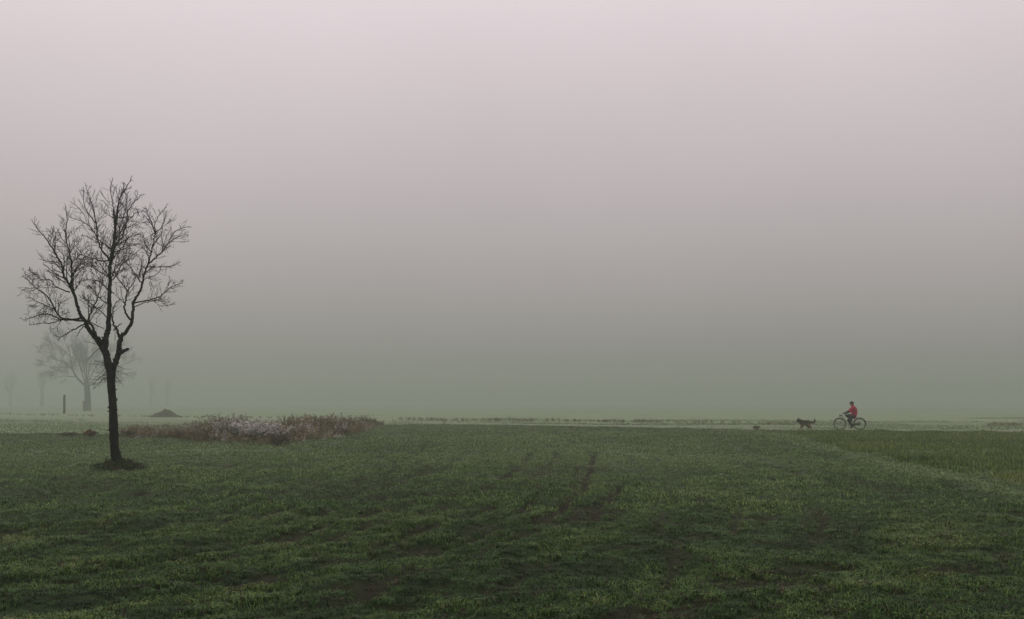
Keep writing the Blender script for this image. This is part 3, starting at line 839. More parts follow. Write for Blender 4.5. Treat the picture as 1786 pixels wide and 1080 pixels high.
limb([(730, 560), (770, 480), (780, 400), (800, 330)], 9, 3, 0, -1.2, trunk, (0.1, 0.13, (0.6, 0.35), 2))
# right main limb
limb([(722, R2 + 345), (745, R2 + 280), (772, R2 + 205), (776, R2 + 150), (788, R2 + 95)], 42, 30, 0, .15, trunk, knot=.08)
limb([(788, R2 + 100), (822, R2 + 66), (850, R2 + 20), (858, 1000), (863, 925), (867, 882), (900, 832), (925, 762), (937, 700), (960, 642), (980, 572), (996, 500), (1006, 430), (1008, 370), (1040, 312), (1082, 265)], 26, 3, .15, .7, trunk,
     (0.45, 0.13, (0.75, 0.38), 2))
limb([(866, 890), (950, 872), (1030, 850), (1090, 802), (1150, 767), (1187, 760)], 11, 3, .25, -.5, trunk, (0.3, 0.11, (0.5, 0.25), 2))
limb([(866, 918), (910, 898), (970, 880), (1030, 870), (1080, 905), (1140, 880)], 8, 3, .25, .9, trunk, (0.35, 0.13, (0.4, 0.2), 1))
limb([(972, 628), (1050, 560), (1092, 502), (1150, 460), (1210, 445)], 11, 3, .45, 1.1, trunk, (0.2, 0.12, (0.6, 0.35), 2))
limb([(1092, 502), (1130, 430), (1180, 405), (1222, 390)], 6, 3, .8, .4, trunk, (0.1, 0.12, (0.4, 0.25), 1))
limb([(955, 655), (1040, 652), (1110, 652), (1170, 625)], 7, 3, .4, -.5, trunk, (0.2, 0.13, (0.45, 0.2), 1))
limb([(935, 735), (985, 720), (1030, 690), (1050, 640)], 6, 3, .4, -.2, trunk, (0.2, 0.14, (0.4, 0.2), 1))
limb([(925, 765), (890, 720), (858, 675), (830, 640), (800, 620)], 9, 3, .35, 1.3, trunk, (0.15, 0.13, (0.55, 0.3), 2))
limb([(985, 560), (946, 510), (930, 460), (880, 430)], 8, 3, .5, -.4, trunk, (0.15, 0.13, (0.5, 0.28), 2))
limb([(1006, 435), (985, 370), (955, 312), (925, 285)], 8, 3, .6, .1, trunk, (0.15, 0.12, (0.45, 0.28), 2))
limb([(1004, 440), (1045, 400), (1075, 340), (1085, 290)], 7, 3, .6, 1.1, trunk, (0.1, 0.12, (0.45, 0.28), 1))
limb([(852, R2 - 4), (830, 975), (810, 925), (818, 870), (822, 812), (800, 770), (770, 735), (740, 690)], 15, 4, .2, -.6, trunk, (0.35, 0.13, (0.6, 0.35), 2))
limb([(822, 812), (860, 770), (880, 715), (850, 690)], 7, 3, -.1, -.9, trunk, (0.2, 0.14, (0.45, 0.25), 1))
limb([(778, R2 + 110), (762, R2 + 60), (738, R2 + 22), (728, 990), (735, 930), (760, 880), (800, 860)], 18, 4, .1, .7, trunk, (0.5, 0.16, (0.4, 0.25), 1))
limb([(740, R2 + 60), (765, 1040), (790, 1020)], 9, 5, 0, -.2, trunk)
limb([(774, R2 + 210), (800, R2 + 196), (830, R2 + 184)], 26, 18, .05, -.1, trunk, knot=.1)   # broken stub
limb([(655, R2 + 150), (670, R2 + 115), (660, R2 + 105)], 14, 8, -.1, -.2, trunk)
limb([(788, R2 + 95), (792, R2 + 75)], 16, 8, .1, .1, trunk)
# sprouts on the upper trunk
for k in range(34):
    zy = R2 + rt.uniform(255, 395); sd = rt.choice((-1, -1, 1))
    p0 = local([P(718 + sd * 20, zy)])[0]
    d = Vector((sd * rt.uniform(.4, 1), rt.uniform(-1, .6), rt.uniform(-.9, .5)))
    grow(crown, p0, d, rt.uniform(0.12, 0.42), 0.006, rt.choice((0, 0, 1)), up=-0.05, wig=.3, rmin=.0035, rnd=rt)
for (zx, zy, dx, dz, L) in ((690, 330, -.7, -.55, .45), (680, 350, -.9, -.5, .4), (660, 160, -1, .1, .35), (640, 180, -.5, -.7, .35), (750, 350, .5, -.7, .25), (745, 130, .1, 1, .3), (700, 280, -.8, .4, .35)):
    grow(crown, local([P(zx, R2 + zy)])[0], Vector((dx, -.2, dz)), L, .007, 1, up=0, wig=.25, rnd=rt)
trunk.build('trunk', M['bark'], tree)
crown.build('crown', M['twig'], tree)

# --- the fogged tree behind it, many stems from a short trunk
FT = ground(150, 718)
FD = 240.0
rf = random.Random(5)
def PF(zx, zy, dy=0.0): return at_depth(zx / 3.724, 560 + zy / 3.724, FD + dy)
base = PF(572, 592)
fz = base.z
far = empty('fogged_tree', (base.x, base.y, fz), label='hazy spreading leafless tree whose domed crown shows behind the nearest black trunk', cat='tree')
FP = FD / F / 3.724
ftr, fcr = MB(), MB()
def flimb(zs, w0, w1, dy, spray=True):
    pts = spl([PF(x, y, dy * (i / (len(zs) - 1))) - far.location for i, (x, y) in enumerate(zs)], 5)
    N = len(pts); rad = [FP / 2 * (w0 + (w1 - w0) * i / (N - 1)) for i in range(N)]
    ftr.tube(pts, rad, 7)
    if spray: limb_spray(fcr, pts, rad, 0.25, 0.75, (4.6, 2.3), 2, rf, 0.05, 0.015)
tp = [Vector((base.x, base.y, h1(base.x, base.y) - .1)) - far.location, PF(573, 585) - far.location, PF(571, 570) - far.location, PF(570, 520) - far.location, PF(568, 470) - far.location, PF(563, 415) - far.location]
ftr.tube(spl(tp, 4), list(np.interp(np.linspace(0, 1, 21), [0, .15, 1], [FP * 29, FP * 21, FP * 17])), 10)
fl = [([(560, 425), (525, 395), (490, 355), (468, 300), (456, 225), (440, 140)], 17, 3, 1), ([(495, 360), (450, 360), (400, 358), (335, 385)], 7, 2, -2),
      ([(480, 330), (440, 290), (380, 255), (300, 235), (225, 160)], 9, 2, -3), ([(556, 415), (530, 330), (505, 240), (500, 130)], 9, 2, 3),
      ([(560, 415), (548, 320), (530, 220), (540, 90)], 9, 2, -3), ([(564, 415), (562, 300), (565, 180), (580, 60)], 10, 2, 1), ([(566, 415), (580, 310), (600, 200), (630, 90)], 9, 2, 4),
      ([(568, 418), (600, 340), (640, 260), (690, 130)], 9, 2, -2), ([(570, 420), (620, 370), (690, 310), (780, 240), (860, 180)], 9, 2, 2),
      ([(572, 425), (640, 400), (720, 370), (800, 345), (880, 330)], 7, 2, -3), ([(456, 230), (400, 180), (350, 140), (290, 90)], 7, 2, -1), ([(468, 300), (400, 300), (320, 300), (250, 250)], 6, 2, 3),
      ([(700, 300), (780, 290), (860, 260), (920, 235)], 5, 2, 0), ([(620, 300), (700, 220), (780, 150), (820, 100)], 6, 2, 3), ([(450, 200), (420, 130), (400, 60)], 5, 2, 2), ([(540, 330), (470, 180), (470, 70)], 6, 2, -4)]
for zs, w0, w1, dy in fl: flimb(zs, w0, w1, dy)
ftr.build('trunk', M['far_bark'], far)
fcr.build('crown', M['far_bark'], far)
# a short leaning board against its foot
bp_ = PF(546, 592, -1.2)
brd = MB(); brd.box((0, 0, 1.1), (0.5, 0.12, 2.4)); brd.box((0.02, -.09, 1.7), (0.6, 0.05, 0.14))
bo = brd.build('board', M['wood'], None, False); bo.location = (bp_.x, bp_.y, h1(bp_.x, bp_.y)); bo.rotation_euler = (0, math.radians(-4), 0.2)
tag(bo, 'short dark board leaning at the foot of the hazy spreading tree', 'board')

# --- generic bare trees far out in the fog
def fog_tree(px, dist, hgt, tr_w, label, seed, spread=0.5):
    r = random.Random(seed)
    d = ray(px, 700); x = d.x / d.y * dist
    root = empty('fogged_tree', (x, dist, h1(x, dist)), label=label, cat='tree', group='dim trees deep in the fog')
    t, c = MB(), MB()
    pts = [Vector((0, 0, -.2))]
    n = 8
    for k in range(1, n + 1): pts.append(Vector((r.gauss(0, .12) * k / 3, r.gauss(0, .12) * k / 3, hgt * 0.8 * k / n)))
    rad = [tr_w / 2 * (1.15 - 0.95 * k / n) for k in range(n + 1)]
    t.tube(pts, rad, 8)
    for q in range(16):
        u = r.uniform(0.38, 1.0) * n; k = min(int(u), n - 1)
        p0 = pts[k].lerp(pts[k + 1], u - k); a = r.uniform(0, 2 * PI)
        grow(c, p0, Vector((math.cos(a), math.sin(a), r.uniform(.5, 1.4))), hgt * spread * r.uniform(.5, .8) * (1.3 - u / n * .6), rad[k] * .45, 2, .08, .2, .03, r, 0.18)
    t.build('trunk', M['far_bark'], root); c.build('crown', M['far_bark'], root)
fog_tree(18, 560, 20, 1.6, 'dim trunk at the picture edge, leftmost of the trees lost in fog', 1)
fog_tree(73, 520, 20, 2.0, 'dim wide trunk lost in fog between the picture edge and the wooden post', 2)
fog_tree(263, 600, 18, 1.2, 'dim slender tree lost in fog above the earth heap, left of its pair', 3)
fog_tree(292, 620, 18.5, 1.3, 'dim slender tree lost in fog just right of the earth heap peak', 4)

# ------------------------------------------------------------------ post and heap
pp = at_depth(112, 719.5, 146.0)
pb = MB()
pb.tube([(0, 0, -.2), (0.01, 0, .9), (-.02, 0.02, 1.8), (0.0, 0.02, 2.62), (0, .02, 2.7)], [0.17, 0.16, 0.165, 0.155, 0.11], 9)
po = pb.build('post', M['wood']); po.location = (pp.x, pp.y, h1(pp.x, pp.y)); po.rotation_euler = (0.02, -0.015, 0)
tag(po, 'thick weathered wooden post standing alone in the foggy field', 'post')

hp = on_ground(287, 728)
hb = MB()
rh = 22
nr, na = 22, 44
grid = []
for i in range(nr + 1):
    row = []
    for k in range(na):
        a = 2 * PI * k / na; q = i / nr
        ex = 1.75 * (1.25 if math.cos(a) > 0 else 1.0) * (1 + 0.18 * (float(fbm(math.cos(a) * 1.5 + 5, math.sin(a) * 1.5 + 5, 3)) - .5))
        x_, y_ = math.cos(a) * ex * q, math.sin(a) * 1.3 * q
        z_ = 0.80 * (1 - q ** 1.35) ** 1.15 + 0.20 * math.exp(-((x_ - .1) / .34) ** 2) * (1 - q) + 0.5 * (float(fbm(x_ * 1.6 + 9, y_ * 1.6 + 9, 4)) - .5) * min(1, (1 - q) * 3)
        row.append((x_, y_, z_ - 0.06))
    grid.append(row)
for i in range(nr):
    for k in range(na):
        k2 = (k + 1) % na
        if i == 0: hb.poly([grid[0][0], grid[1][k], grid[1][k2]])
        else: hb.poly([grid[i][k], grid[i + 1][k], grid[i + 1][k2], grid[i][k2]])
ho = hb.build('earth_heap', M['heap']); ho.location = hp
bm = bmesh.new(); bm.from_mesh(ho.data); bmesh.ops.remove_doubles(bm, verts=bm.verts, dist=0.002); bm.to_mesh(ho.data); bm.free()
tag(ho, 'dark peaked heap of earth on the pale grass beyond the weed bed', 'heap')

# ------------------------------------------------------------------ skinned figures
def skin(name, nodes, edges, mat, parent, root=0, vox=0.012, smooth=3):
    """nodes {key: (x, y, z, r[, side r])}; edges [(a, b)]; tapering limbs fused into ONE continuous surface"""
    mb = MB()
    for a, b in edges:
        A, B_ = nodes[a], nodes[b]
        pa, pb = Vector(A[:3]), Vector(B_[:3])
        ra, rb = Vector((A[3], A[4] if len(A) > 4 else A[3], A[3])), Vector((B_[3], B_[4] if len(B_) > 4 else B_[3], B_[3]))
        n = max(2, int((pb - pa).length / (0.22 * min(min(ra), min(rb)))))
        for k in range(n + 1): mb.blob(pa.lerp(pb, k / n), ra.lerp(rb, k / n), 14, 10)
    o = mb.build(name, mat)
    rm = o.modifiers.new('fuse', 'REMESH'); rm.mode = 'VOXEL'; rm.voxel_size = vox
    sm = o.modifiers.new('soft', 'SMOOTH'); sm.iterations = smooth; sm.factor = 0.5
    dg = bpy.context.evaluated_depsgraph_get()
    m2 = bpy.data.meshes.new_from_object(o.evaluated_get(dg))
    o.modifiers.clear(); o.data = m2; m2.name = name
    m2.materials.clear(); m2.materials.append(mat)
    m2.polygons.foreach_set('use_smooth', [True] * len(m2.polygons))
    if parent: o.parent = parent
    return o

def plain(name, c, rough=0.6, spec=0.3, metallic=0.0, var=0.25, scale=18):
    return noise_mat(name, tuple(v * (1 - var) for v in c), tuple(v * (1 + var) for v in c), scale, rough, spec, 3, metallic=metallic)
M['skin'] = plain('skin', (0.24, 0.135, 0.095), 0.55)
M['red'] = noise_mat('red_jacket', (0.20, 0.002, 0.026), (0.34, 0.006, 0.052), 7, 0.8, 0.15, bump=0.8)
M['dark'] = plain('dark_cloth', (0.014, 0.015, 0.018), 0.85, 0.15)
M['black'] = plain('black_rubber', (0.012, 0.012, 0.013), 0.7, 0.25)
M['paint'] = plain('black_paint', (0.015, 0.017, 0.018), 0.35, 0.4)
M['silver'] = plain('silver_metal', (0.2, 0.21, 0.21), 0.35, 0.5, 0.6, .1)
M['eye'] = plain('eye_dark', (0.01, 0.008, 0.006), 0.2, 0.5)
M['lip'] = plain('lip', (0.25, 0.09, 0.07), 0.5)
M['brown_leather'] = plain('saddle_leather', (0.03, 0.02, 0.014), 0.5)
M['lens'] = plain('lamp_glass', (0.5, 0.5, 0.46), 0.15, 0.5)

RZ = PI - 0.14
bl = on_ground(1482.5, 751.2)
_fw = Vector((math.cos(RZ), math.sin(RZ), 0))
bike_o = bl - _fw * 0.52                                     # rear-hub foot point
bike_o.z = h1(bl.x, bl.y) + 0.034
bike = empty('bicycle', bike_o, RZ, label='dark city bicycle with silver handlebar and mudguards ridden along the path', cat='bicycle')
bike.scale = (0.93, 0.93, 0.93)
WB, WR = 1.125, 0.35
def wheel(u, r):
    w = MB(); w.torus((u, 0, WR), WR - 0.024, 0.025, 48, 8); wh = w.build('wheel', M['black'], bike)
    q = MB(); q.torus((u, 0, WR), WR - 0.048, 0.011, 48, 6); q.build('rim', M['paint'], wh)
    q = MB()
    for k in range(28):
        a = 2 * PI * k / 28; sd = 0.022 * (1 if k % 2 else -1); a2 = a + (0.5 if k % 4 < 2 else -0.5)
        q.tube([(u + .02 * math.cos(a2), sd, WR + .02 * math.sin(a2)), (u + (WR - .05) * math.cos(a), 0, WR + (WR - .05) * math.sin(a))], 0.0016, 3, False)
    q.build('spoke', M['silver'], wh)['label'] = 'thin wire spokes of the wheel'
    q = MB(); q.tube([(u, -.05, WR), (u, .05, WR)], r, 12); q.build('hub', M['silver'], wh)
wheel(0, 0.034); wheel(WB, 0.02)
def mudguard(u, a0, a1):
    g = MB(); n = 22; b = 0; prev = None
    for i in range(n + 1):
        a = math.radians(a0 + (a1 - a0) * i / n)
        row = []
        for y_, rr in ((-.03, WR + .006), (-.018, WR + .022), (0, WR + .027), (.018, WR + .022), (.03, WR + .006)):
            row.append((u + rr * math.cos(a), y_, WR + rr * math.sin(a)))
        if prev:
            for k in range(4): g.poly([prev[k], prev[k + 1], row[k + 1], row[k]])
        prev = row
    for a in (a0, (a0 + a1) / 2):
        a = math.radians(a)
        for y_ in (-.045, .045): g.tube([(u, y_, WR), (u + (WR + .01) * math.cos(a), y_ * .7, WR + (WR + .01) * math.sin(a))], 0.003, 4)
    o = g.build('mudguard', M['paint'], bike)
    so = o.modifiers.new('thick', 'SOLIDIFY'); so.thickness = 0.002
mudguard(WB, 175 - 150, 165); mudguard(0, 20, 195)
BB = (0.47, 0, 0.29)
HT, HB = Vector((0.93, 0, 0.83)), Vector((0.985, 0, 0.66))
f = MB()
f.tube([(.36, 0, .74), (.40, 0, .58), BB], .017, 8)                      # seat tube
f.tube([(HT + HB) / 2, (.72, 0, .40), BB], [.018, .018, .018], 8)         # down tube, swept
f.tube([HT.lerp(HB, .25), (.78, 0, .56), (.60, 0, .45), (.44, 0, .42)], .014, 8)   # low top tube
f.tube([HT + Vector((-.004, 0, .02)), HB], .022, 10)
for y_ in (-.05, .05):
    f.tube([(.42, y_ * .3, .30), (0, y_, WR)], .010, 6)
    f.tube([(.365, y_ * .3, .70), (0, y_, WR)], .009, 6)
f.build('frame', M['silver'], bike)
fk = MB()
for y_ in (-.05, .05): fk.tube([HB + Vector((0, y_ * .7, 0)), (1.03, y_, .55), (1.08, y_, .43), (WB, y_, WR)], [.013, .012, .010, .009], 7)
fk.tube([HB + Vector((0, -.05, 0)), HB + Vector((0, .05, 0))], .014, 7)
fk.build('fork', M['paint'], bike)
hbm = MB()
hbm.tube([HT, (.915, 0, .92), (.96, 0, .96)], .014, 8)
for sg in (-1, 1): hbm.tube(spl([Vector((.96, 0, .96)), Vector((.98, .10 * sg, .975)), Vector((.97, .20 * sg, .97)), Vector((.90, .25 * sg, .955)), Vector((.80, .275 * sg, .945))], 5), .011, 8)
hnd = hbm.build('handlebar', M['silver'], bike)
for sg in (-1, 1):
    q = MB(); q.tube([(.89, .253 * sg, .953), (.78, .28 * sg, .943)], .0165, 10); q.build('grip', M['black'], hnd)
q = MB(); q.tube([(1.00, 0, .84), (1.06, 0, .84), (1.12, 0, .845), (1.14, 0, .845)], [.03, .055, .07, .066], 12); q.tube([HT, (1.02, 0, .84)], .01, 6)
lamp = q.build('headlamp', M['paint'], bike)
q = MB(); q.tube([(1.14, 0, .845), (1.146, 0, .845)], [.058, .05], 12); q.build('lamp_glass', M['lens'], lamp)
sd = MB()
sd.blob((.28, 0, .775), (.12, .10, .04), 14, 8); sd.blob((.42, 0, .775), (.10, .035, .028), 10, 8)
sd.tube([(.36, 0, .72), (.345, 0, .77)], .013, 8)
sd.build('saddle', M['brown_leather'], bike)
rk = MB()
for y_ in (-.055, 0, .055): rk.tube([(.27, y_, .735), (-.22, y_, .735)], .006, 5)
for u in (.25, .02, -.2): rk.tube([(u, -.055, .735), (u, .055, .735)], .006, 5)
for y_ in (-.06, .06): rk.tube([(0, y_, WR), (-.08, y_, .735)], .006, 5); rk.tube([(0, y_, WR), (.08, y_, .735)], .006, 5)
rk.build('luggage_rack', M['silver'], bike)
cg = MB(); cg.tube([(.56, .055, .30), (.47, .055, .31), (.2, .055, .34), (-.03, .055, .36)], [.06, .10, .06, .05], 10)
for i, v in enumerate(cg.v): v.y = .055 + (v.y - .055) * 0.16
cg.build('chain_guard', M['paint'], bike)
ck = MB(); ck.tube([BB, (.47, .075, .29)], .013, 8); ck.tube([BB, (.47, -.075, .29)], .013, 8)
ck.tube([(.47, .075, .29), (.47, .085, .12)], .011, 6); ck.tube([(.47, -.075, .29), (.47, -.085, .46)], .011, 6)
cr = ck.build('crank', M['silver'], bike)
for (u, y_, z_) in ((.50, .13, .12), (.50, -.13, .46)):
    q = MB(); q.box((u, y_, z_), (.09, .085, .022)); q.build('pedal', M['black'], cr, False)
rl = MB(); rl.box((-.348, 0, .525), (.03, .05, .07)); rl.build('rear_lamp', plain('rear_lamp_red', (.2, .01, .01), .4), bike, False)

# --- the rider
rider = empty('person', bike_o, RZ, label='cyclist in red jacket, dark trousers and dark cap riding along the path', cat='person')
rider.scale = (0.93, 0.93, 0.93)
def limbs(gl=0.0):
    """skeleton shared by the body and its clothes; gl thickens it"""
    n = {}
    n['pel'] = (.33, 0, .86, .125 + gl, .135 + gl); n['wst'] = (.30, 0, 1.0, .115 + gl, .13 + gl); n['chs'] = (.30, 0, 1.17, .125 + gl, .155 + gl)
    n['upc'] = (.335, 0, 1.30, .10 + gl, .125 + gl)
    n['nck'] = (.375, 0, 1.385, .055 + gl * .4); n['hd0'] = (.41, 0, 1.46, .076, .064); n['hd1'] = (.422, 0, 1.535, .094, .078); n['hd2'] = (.412, 0, 1.575, .090, .076)
    e = [('pel', 'wst'), ('wst', 'chs'), ('chs', 'upc'), ('upc', 'nck'), ('nck', 'hd0'), ('hd0', 'hd1'), ('hd1', 'hd2')]
    for s, sg in (('l', 1), ('r', -1)):
        n['sh' + s] = (.345, .165 * sg, 1.305, .062 + gl); n['ua' + s] = (.46, .205 * sg, 1.20, .05 + gl * .9); n['el' + s] = (.585, .235 * sg, 1.08, .042 + gl * .8)
        n['fa' + s] = (.68, .25 * sg, 1.035, .038 + gl * .7); n['wr' + s] = (.775, .262 * sg, .995, .027 + gl * .5)
        e += [('upc', 'sh' + s), ('sh' + s, 'ua' + s), ('ua' + s, 'el' + s), ('el' + s, 'fa' + s), ('fa' + s, 'wr' + s)]
        kn = (.67, .12 * sg, .57) if sg > 0 else (.73, .11 * sg, .85)
        an = (.435, .12 * sg, .225) if sg > 0 else (.435, .12 * sg, .565)
        hp_ = (.335, .09 * sg, .84)
        n['hp' + s] = (*hp_, .088 + gl)
        m1 = [hp_[i] * .5 + kn[i] * .5 for i in range(3)]; n['th' + s] = (*m1, .074 + gl * .9)
        n['kn' + s] = (*kn, .054 + gl * .9); m2 = [kn[i] * .6 + an[i] * .4 for i in range(3)]; n['ca' + s] = (m2[0] - .015, m2[1], m2[2], .050 + gl * .9)
        n['an' + s] = (*an, .034 + gl * .8)
        e += [('pel', 'hp' + s), ('hp' + s, 'th' + s), ('th' + s, 'kn' + s), ('kn' + s, 'ca' + s), ('ca' + s, 'an' + s)]
    return n, e
def hand(n, e, s, sg, g, root):
    """palm, four unequal fingers curled over the grip, thumb under it"""
    n['pm' + s] = (.825, .268 * sg, .985, .026 + g, .018 + g); e.append((root, 'pm' + s))
    n['pk' + s] = (.862, .262 * sg, .982, .028 + g, .016 + g); e.append(('pm' + s, 'pk' + s))
    for k, (du, L) in enumerate(((.030, .9), (.010, 1.0), (-.010, .95), (-.030, .75))):
        u = .862 + du
        n['a%d' % k + s] = (u, (.262 + .034 * L) * sg, .974, .0095 + g); n['b%d' % k + s] = (u - .004, (.262 + .040 * L) * sg, .950, .009 + g); n['c%d' % k + s] = (u - .006, (.262 + .020 * L) * sg, .932, .0075 + g)
        e += [('pk' + s, 'a%d' % k + s), ('a%d' % k + s, 'b%d' % k + s), ('b%d' % k + s, 'c%d' % k + s)]
    n['t1' + s] = (.842, .236 * sg, .972, .011 + g); n['t2' + s] = (.868, .226 * sg, .952, .0095 + g); n['t3' + s] = (.886, .228 * sg, .936, .008 + g)
    e += [('pm' + s, 't1' + s), ('t1' + s, 't2' + s), ('t2' + s, 't3' + s)]
def foot(n, e, s, sg, g):
    a = n['an' + s]
    n['he' + s] = (a[0] - .03, a[1], a[2] - .06, .035 + g); n['ba' + s] = (a[0] + .085, a[1] + .008 * sg, a[2] - .072, .033 + g, .038 + g); n['to' + s] = (a[0] + .155, a[1] + .01 * sg, a[2] - .072, .024 + g, .034 + g)
    e += [('an' + s, 'he' + s), ('an' + s, 'ba' + s), ('ba' + s, 'to' + s)]
n, e = limbs()
for s, sg in (('l', 1), ('r', -1)): hand(n, e, s, sg, 0, 'wr' + s); foot(n, e, s, sg, 0)
n['nose'] = (.528, 0, 1.512, .014); e.append(('hd1', 'nose')); n['chin'] = (.472, 0, 1.442, .030); e.append(('hd0', 'chin'))
for sg, s in ((1, 'l'), (-1, 'r')): n['ear' + s] = (.405, .092 * sg, 1.525, .017, .010); e.append(('hd1', 'ear' + s))
body = skin('body', n, e, M['skin'], rider, vox=0.0058, smooth=2)
for sg in (1, -1):
    q = MB(); q.blob((.508, .033 * sg, 1.543), .012, 8, 6); q.build('eye', M['eye'], rider)
q = MB(); q.tube([(.478, -.022, 1.474), (.492, 0, 1.476), (.478, .022, 1.474)], [.004, .008, .004], 6); q.build('mouth', M['lip'], rider)
# red jacket: torso, collar and upper sleeves
n, e = limbs(0.022)
keep = ['pel', 'wst', 'chs', 'upc', 'nck', 'shl', 'shr', 'ual', 'uar', 'ell', 'elr']
jn = {k: n[k] for k in keep}; je = [x for x in e if x[0] in keep and x[1] in keep]
jn['pel'] = (.32, 0, .87, .165, .18); jn['wst'] = (.285, 0, 1.0, .178, .18); jn['chs'] = (.285, 0, 1.17, .18, .19); jn['upc'] = (.325, 0, 1.29, .135, .16); jn['nck'] = (.375, 0, 1.395, .076)
jn['hem'] = (.31, 0, .80, .155, .165); je.append(('pel', 'hem'))
skin('jacket', jn, je, M['red'], rider)
for s, sg in (('l', 1), ('r', -1)):
    sn = {k: n[k + s] for k in ('el', 'fa', 'wr')}
    u0 = n['ua' + s]; sn = {'u': tuple(u0[i] * .25 + n['el' + s][i] * .75 for i in range(3)) + (.054,), **sn}
    skin('sleeve', sn, [('u', 'el'), ('el', 'fa'), ('fa', 'wr')], M['dark'], rider)
    gn, ge = {'wr': n['wr' + s][:3] + (.036,)}, []
    hand(gn, ge, s, sg, .0022, 'wr')
    skin('glove', gn, ge, M['dark'], rider, vox=0.005, smooth=2)
    fn, fe = {'an' + s: n['an' + s][:3] + (.046,)}, []
    foot(fn, fe, s, sg, .008)
    skin('shoe', fn, fe, M['black'], rider)
tk = ['pel'] + [k + s for s in 'lr' for k in ('hp', 'th', 'kn', 'ca', 'an')]
n2, e2 = limbs(0.018)
n2['pel'] = (.325, 0, .85, .125, .14)
skin('trousers', {k: n2[k] for k in tk}, [x for x in e2 if x[0] in tk and x[1] in tk], M['dark'], rider)
cp = MB()
cp.blob((.412, 0, 1.585), (.118, .102, .088), 18, 10)
cp.tube([(.495, 0, 1.572), (.555, 0, 1.562), (.585, 0, 1.555)], [.07, .055, .02], 10)
for v in cp.v[-30:]: v.z = 1.565 + (v.z - 1.565) * .15
cp.blob((.36, 0, 1.50), (.055, .085, .075), 12, 8)
cp.build('cap', M['dark'], rider)

# --- the dog
dl = on_ground(1401, 750.4)
drz = PI - 0.10
dog = empty('dog', (dl.x + 0.30, dl.y, h1(dl.x, dl.y) + 0.03), drz, label='brown and black shepherd dog with raised tail trotting ahead of the cyclist', cat='dog')
def coat():
    m, t, b = new_mat('dog_coat', 0.85, 0.12)
    tc = t.nodes.new('ShaderNodeTexCoord'); sp = t.nodes.new('ShaderNodeSeparateXYZ'); t.links.new(tc.outputs['Object'], sp.inputs[0])
    nz = t.nodes.new('ShaderNodeTexNoise'); nz.inputs['Scale'].default_value = 9; t.links.new(tc.outputs['Object'], nz.inputs['Vector'])
    ad = t.nodes.new('ShaderNodeMath'); ad.operation = 'MULTIPLY_ADD'; ad.inputs[1].default_value = 0.25
    t.links.new(nz.outputs['Fac'], ad.inputs[0]); t.links.new(sp.outputs['Z'], ad.inputs[2])
    cr = t.nodes.new('ShaderNodeValToRGB'); cr.color_ramp.elements[0].position = .46; cr.color_ramp.elements[1].position = .60
    cr.color_ramp.elements[0].color = (.13, .08, .04, 1); cr.color_ramp.elements[1].color = (.030, .021, .014, 1)
    t.links.new(ad.outputs[0], cr.inputs[0]); t.links.new(cr.outputs[0], b.inputs['Base Color'])
    return m
n = {'rmp': (.03, 0, .465, .14, .12), 'mid': (.20, 0, .445, .15, .13), 'chs': (.37, 0, .43, .18, .145), 'nkb': (.48, 0, .51, .14, .115), 'nek': (.555, 0, .56, .115, .10), 'hed': (.635, .01, .60, .092, .085),
     'mz1': (.695, .03, .545, .052, .048), 'mz2': (.745, .055, .485, .036), 'ta0': (-.10, 0, .49, .055), 'ta1': (-.23, 0, .46, .048), 'ta2': (-.33, 0, .485, .052), 'ta3': (-.385, 0, .57, .048), 'ta4': (-.395, 0, .67, .022)}
dog.scale = (0.88, 0.95, 0.9)
e = [('rmp', 'mid'), ('mid', 'chs'), ('chs', 'nkb'), ('nkb', 'nek'), ('nek', 'hed'), ('hed', 'mz1'), ('mz1', 'mz2'), ('rmp', 'ta0'), ('ta0', 'ta1'), ('ta1', 'ta2'), ('ta2', 'ta3'), ('ta3', 'ta4')]
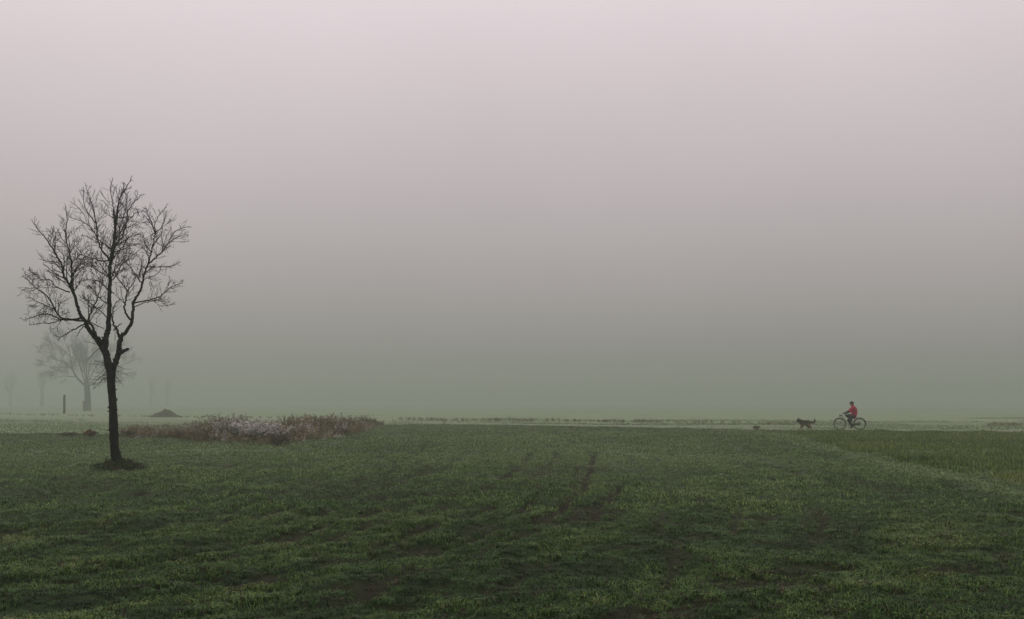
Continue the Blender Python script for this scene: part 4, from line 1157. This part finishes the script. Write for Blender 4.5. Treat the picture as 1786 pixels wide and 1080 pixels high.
for s, sg, df, dh in (('l', 1, .07, -.06), ('r', -1, -.07, .07)):
    n['ea' + s] = (.615, .055 * sg, .675, .032, .018); n['eb' + s] = (.62, .065 * sg, .765, .010); e += [('hed', 'ea' + s), ('ea' + s, 'eb' + s)]
    n['sh' + s] = (.43, .085 * sg, .40, .068); n['eo' + s] = (.40 + df * .4, .085 * sg, .29, .044); n['wr' + s] = (.45 + df, .085 * sg, .155, .038); n['pw' + s] = (.455 + df * 1.5, .085 * sg, .035, .030); n['tw' + s] = (.50 + df * 1.5, .085 * sg, .022, .026)
    e += [('chs', 'sh' + s), ('sh' + s, 'eo' + s), ('eo' + s, 'wr' + s), ('wr' + s, 'pw' + s), ('pw' + s, 'tw' + s)]
    n['hp' + s] = (.0, .085 * sg, .43, .085); n['st' + s] = (.07 + dh * .5, .09 * sg, .29, .075); n['hk' + s] = (-.10 + dh, .09 * sg, .165, .038); n['hw' + s] = (-.075 + dh * 1.3, .09 * sg, .035, .027); n['ht' + s] = (-.03 + dh * 1.3, .09 * sg, .022, .025)
    e += [('rmp', 'hp' + s), ('hp' + s, 'st' + s), ('st' + s, 'hk' + s), ('hk' + s, 'hw' + s), ('hw' + s, 'ht' + s)]
M['coat'] = coat()
db = skin('body', n, e, M['coat'], dog, vox=0.011)
fm = MB(); rd = random.Random(3)
for v in db.data.vertices:
    if v.co.z < 0.24 or v.co.x > 0.56 or rd.random() < 0.35: continue
    for _ in range(1):
        t_ = Vector((-0.8 + rd.gauss(0, .4), rd.gauss(0, .4), -0.5 + rd.gauss(0, .4)))
        d_ = (v.normal * rd.uniform(.25, .6) + t_ * .8).normalized() * rd.uniform(.015, .045)
        w_ = v.normal.cross(d_).normalized() * .006
        p_ = v.co + Vector((rd.gauss(0, .008), rd.gauss(0, .008), rd.gauss(0, .008))) - v.normal * .006
        fm.poly([p_ - w_, p_ + w_, p_ + d_])
fm.build('fur', M['coat'], dog)
for sg in (1, -1):
    q = MB(); q.blob((.69, .03 + .045 * sg, .615), .011, 8, 6); q.build('eye', M['eye'], dog)
q = MB(); q.blob((.765, .065, .475), (.018, .02, .016), 8, 6); q.build('nose', M['eye'], dog)

# ------------------------------------------------------------------ fog
HAZE_TOP, HAZE_DENSITY = 23.5, 0.0038
hz = MB(); hz.box((0, 0, (HAZE_TOP - 1.6) / 2), (2 * GROUND_R + 20, 2 * GROUND_R + 20, HAZE_TOP + 1.6))
hm = bpy.data.materials.new('fog'); hm.use_nodes = True
t = hm.node_tree
t.nodes.remove(t.nodes['Principled BSDF'])
pv = t.nodes.new('ShaderNodeVolumePrincipled')
pv.inputs['Color'].default_value = (0.505, 0.58, 0.515, 1)
pv.inputs['Density'].default_value = HAZE_DENSITY
pv.inputs['Anisotropy'].default_value = 0.7
t.links.new(pv.outputs[0], t.nodes['Material Output'].inputs['Volume'])
hzo = hz.build('haze', hm, None, False)
tag(hzo, 'thin grey morning fog filling the air over the field', 'haze', kind='stuff')
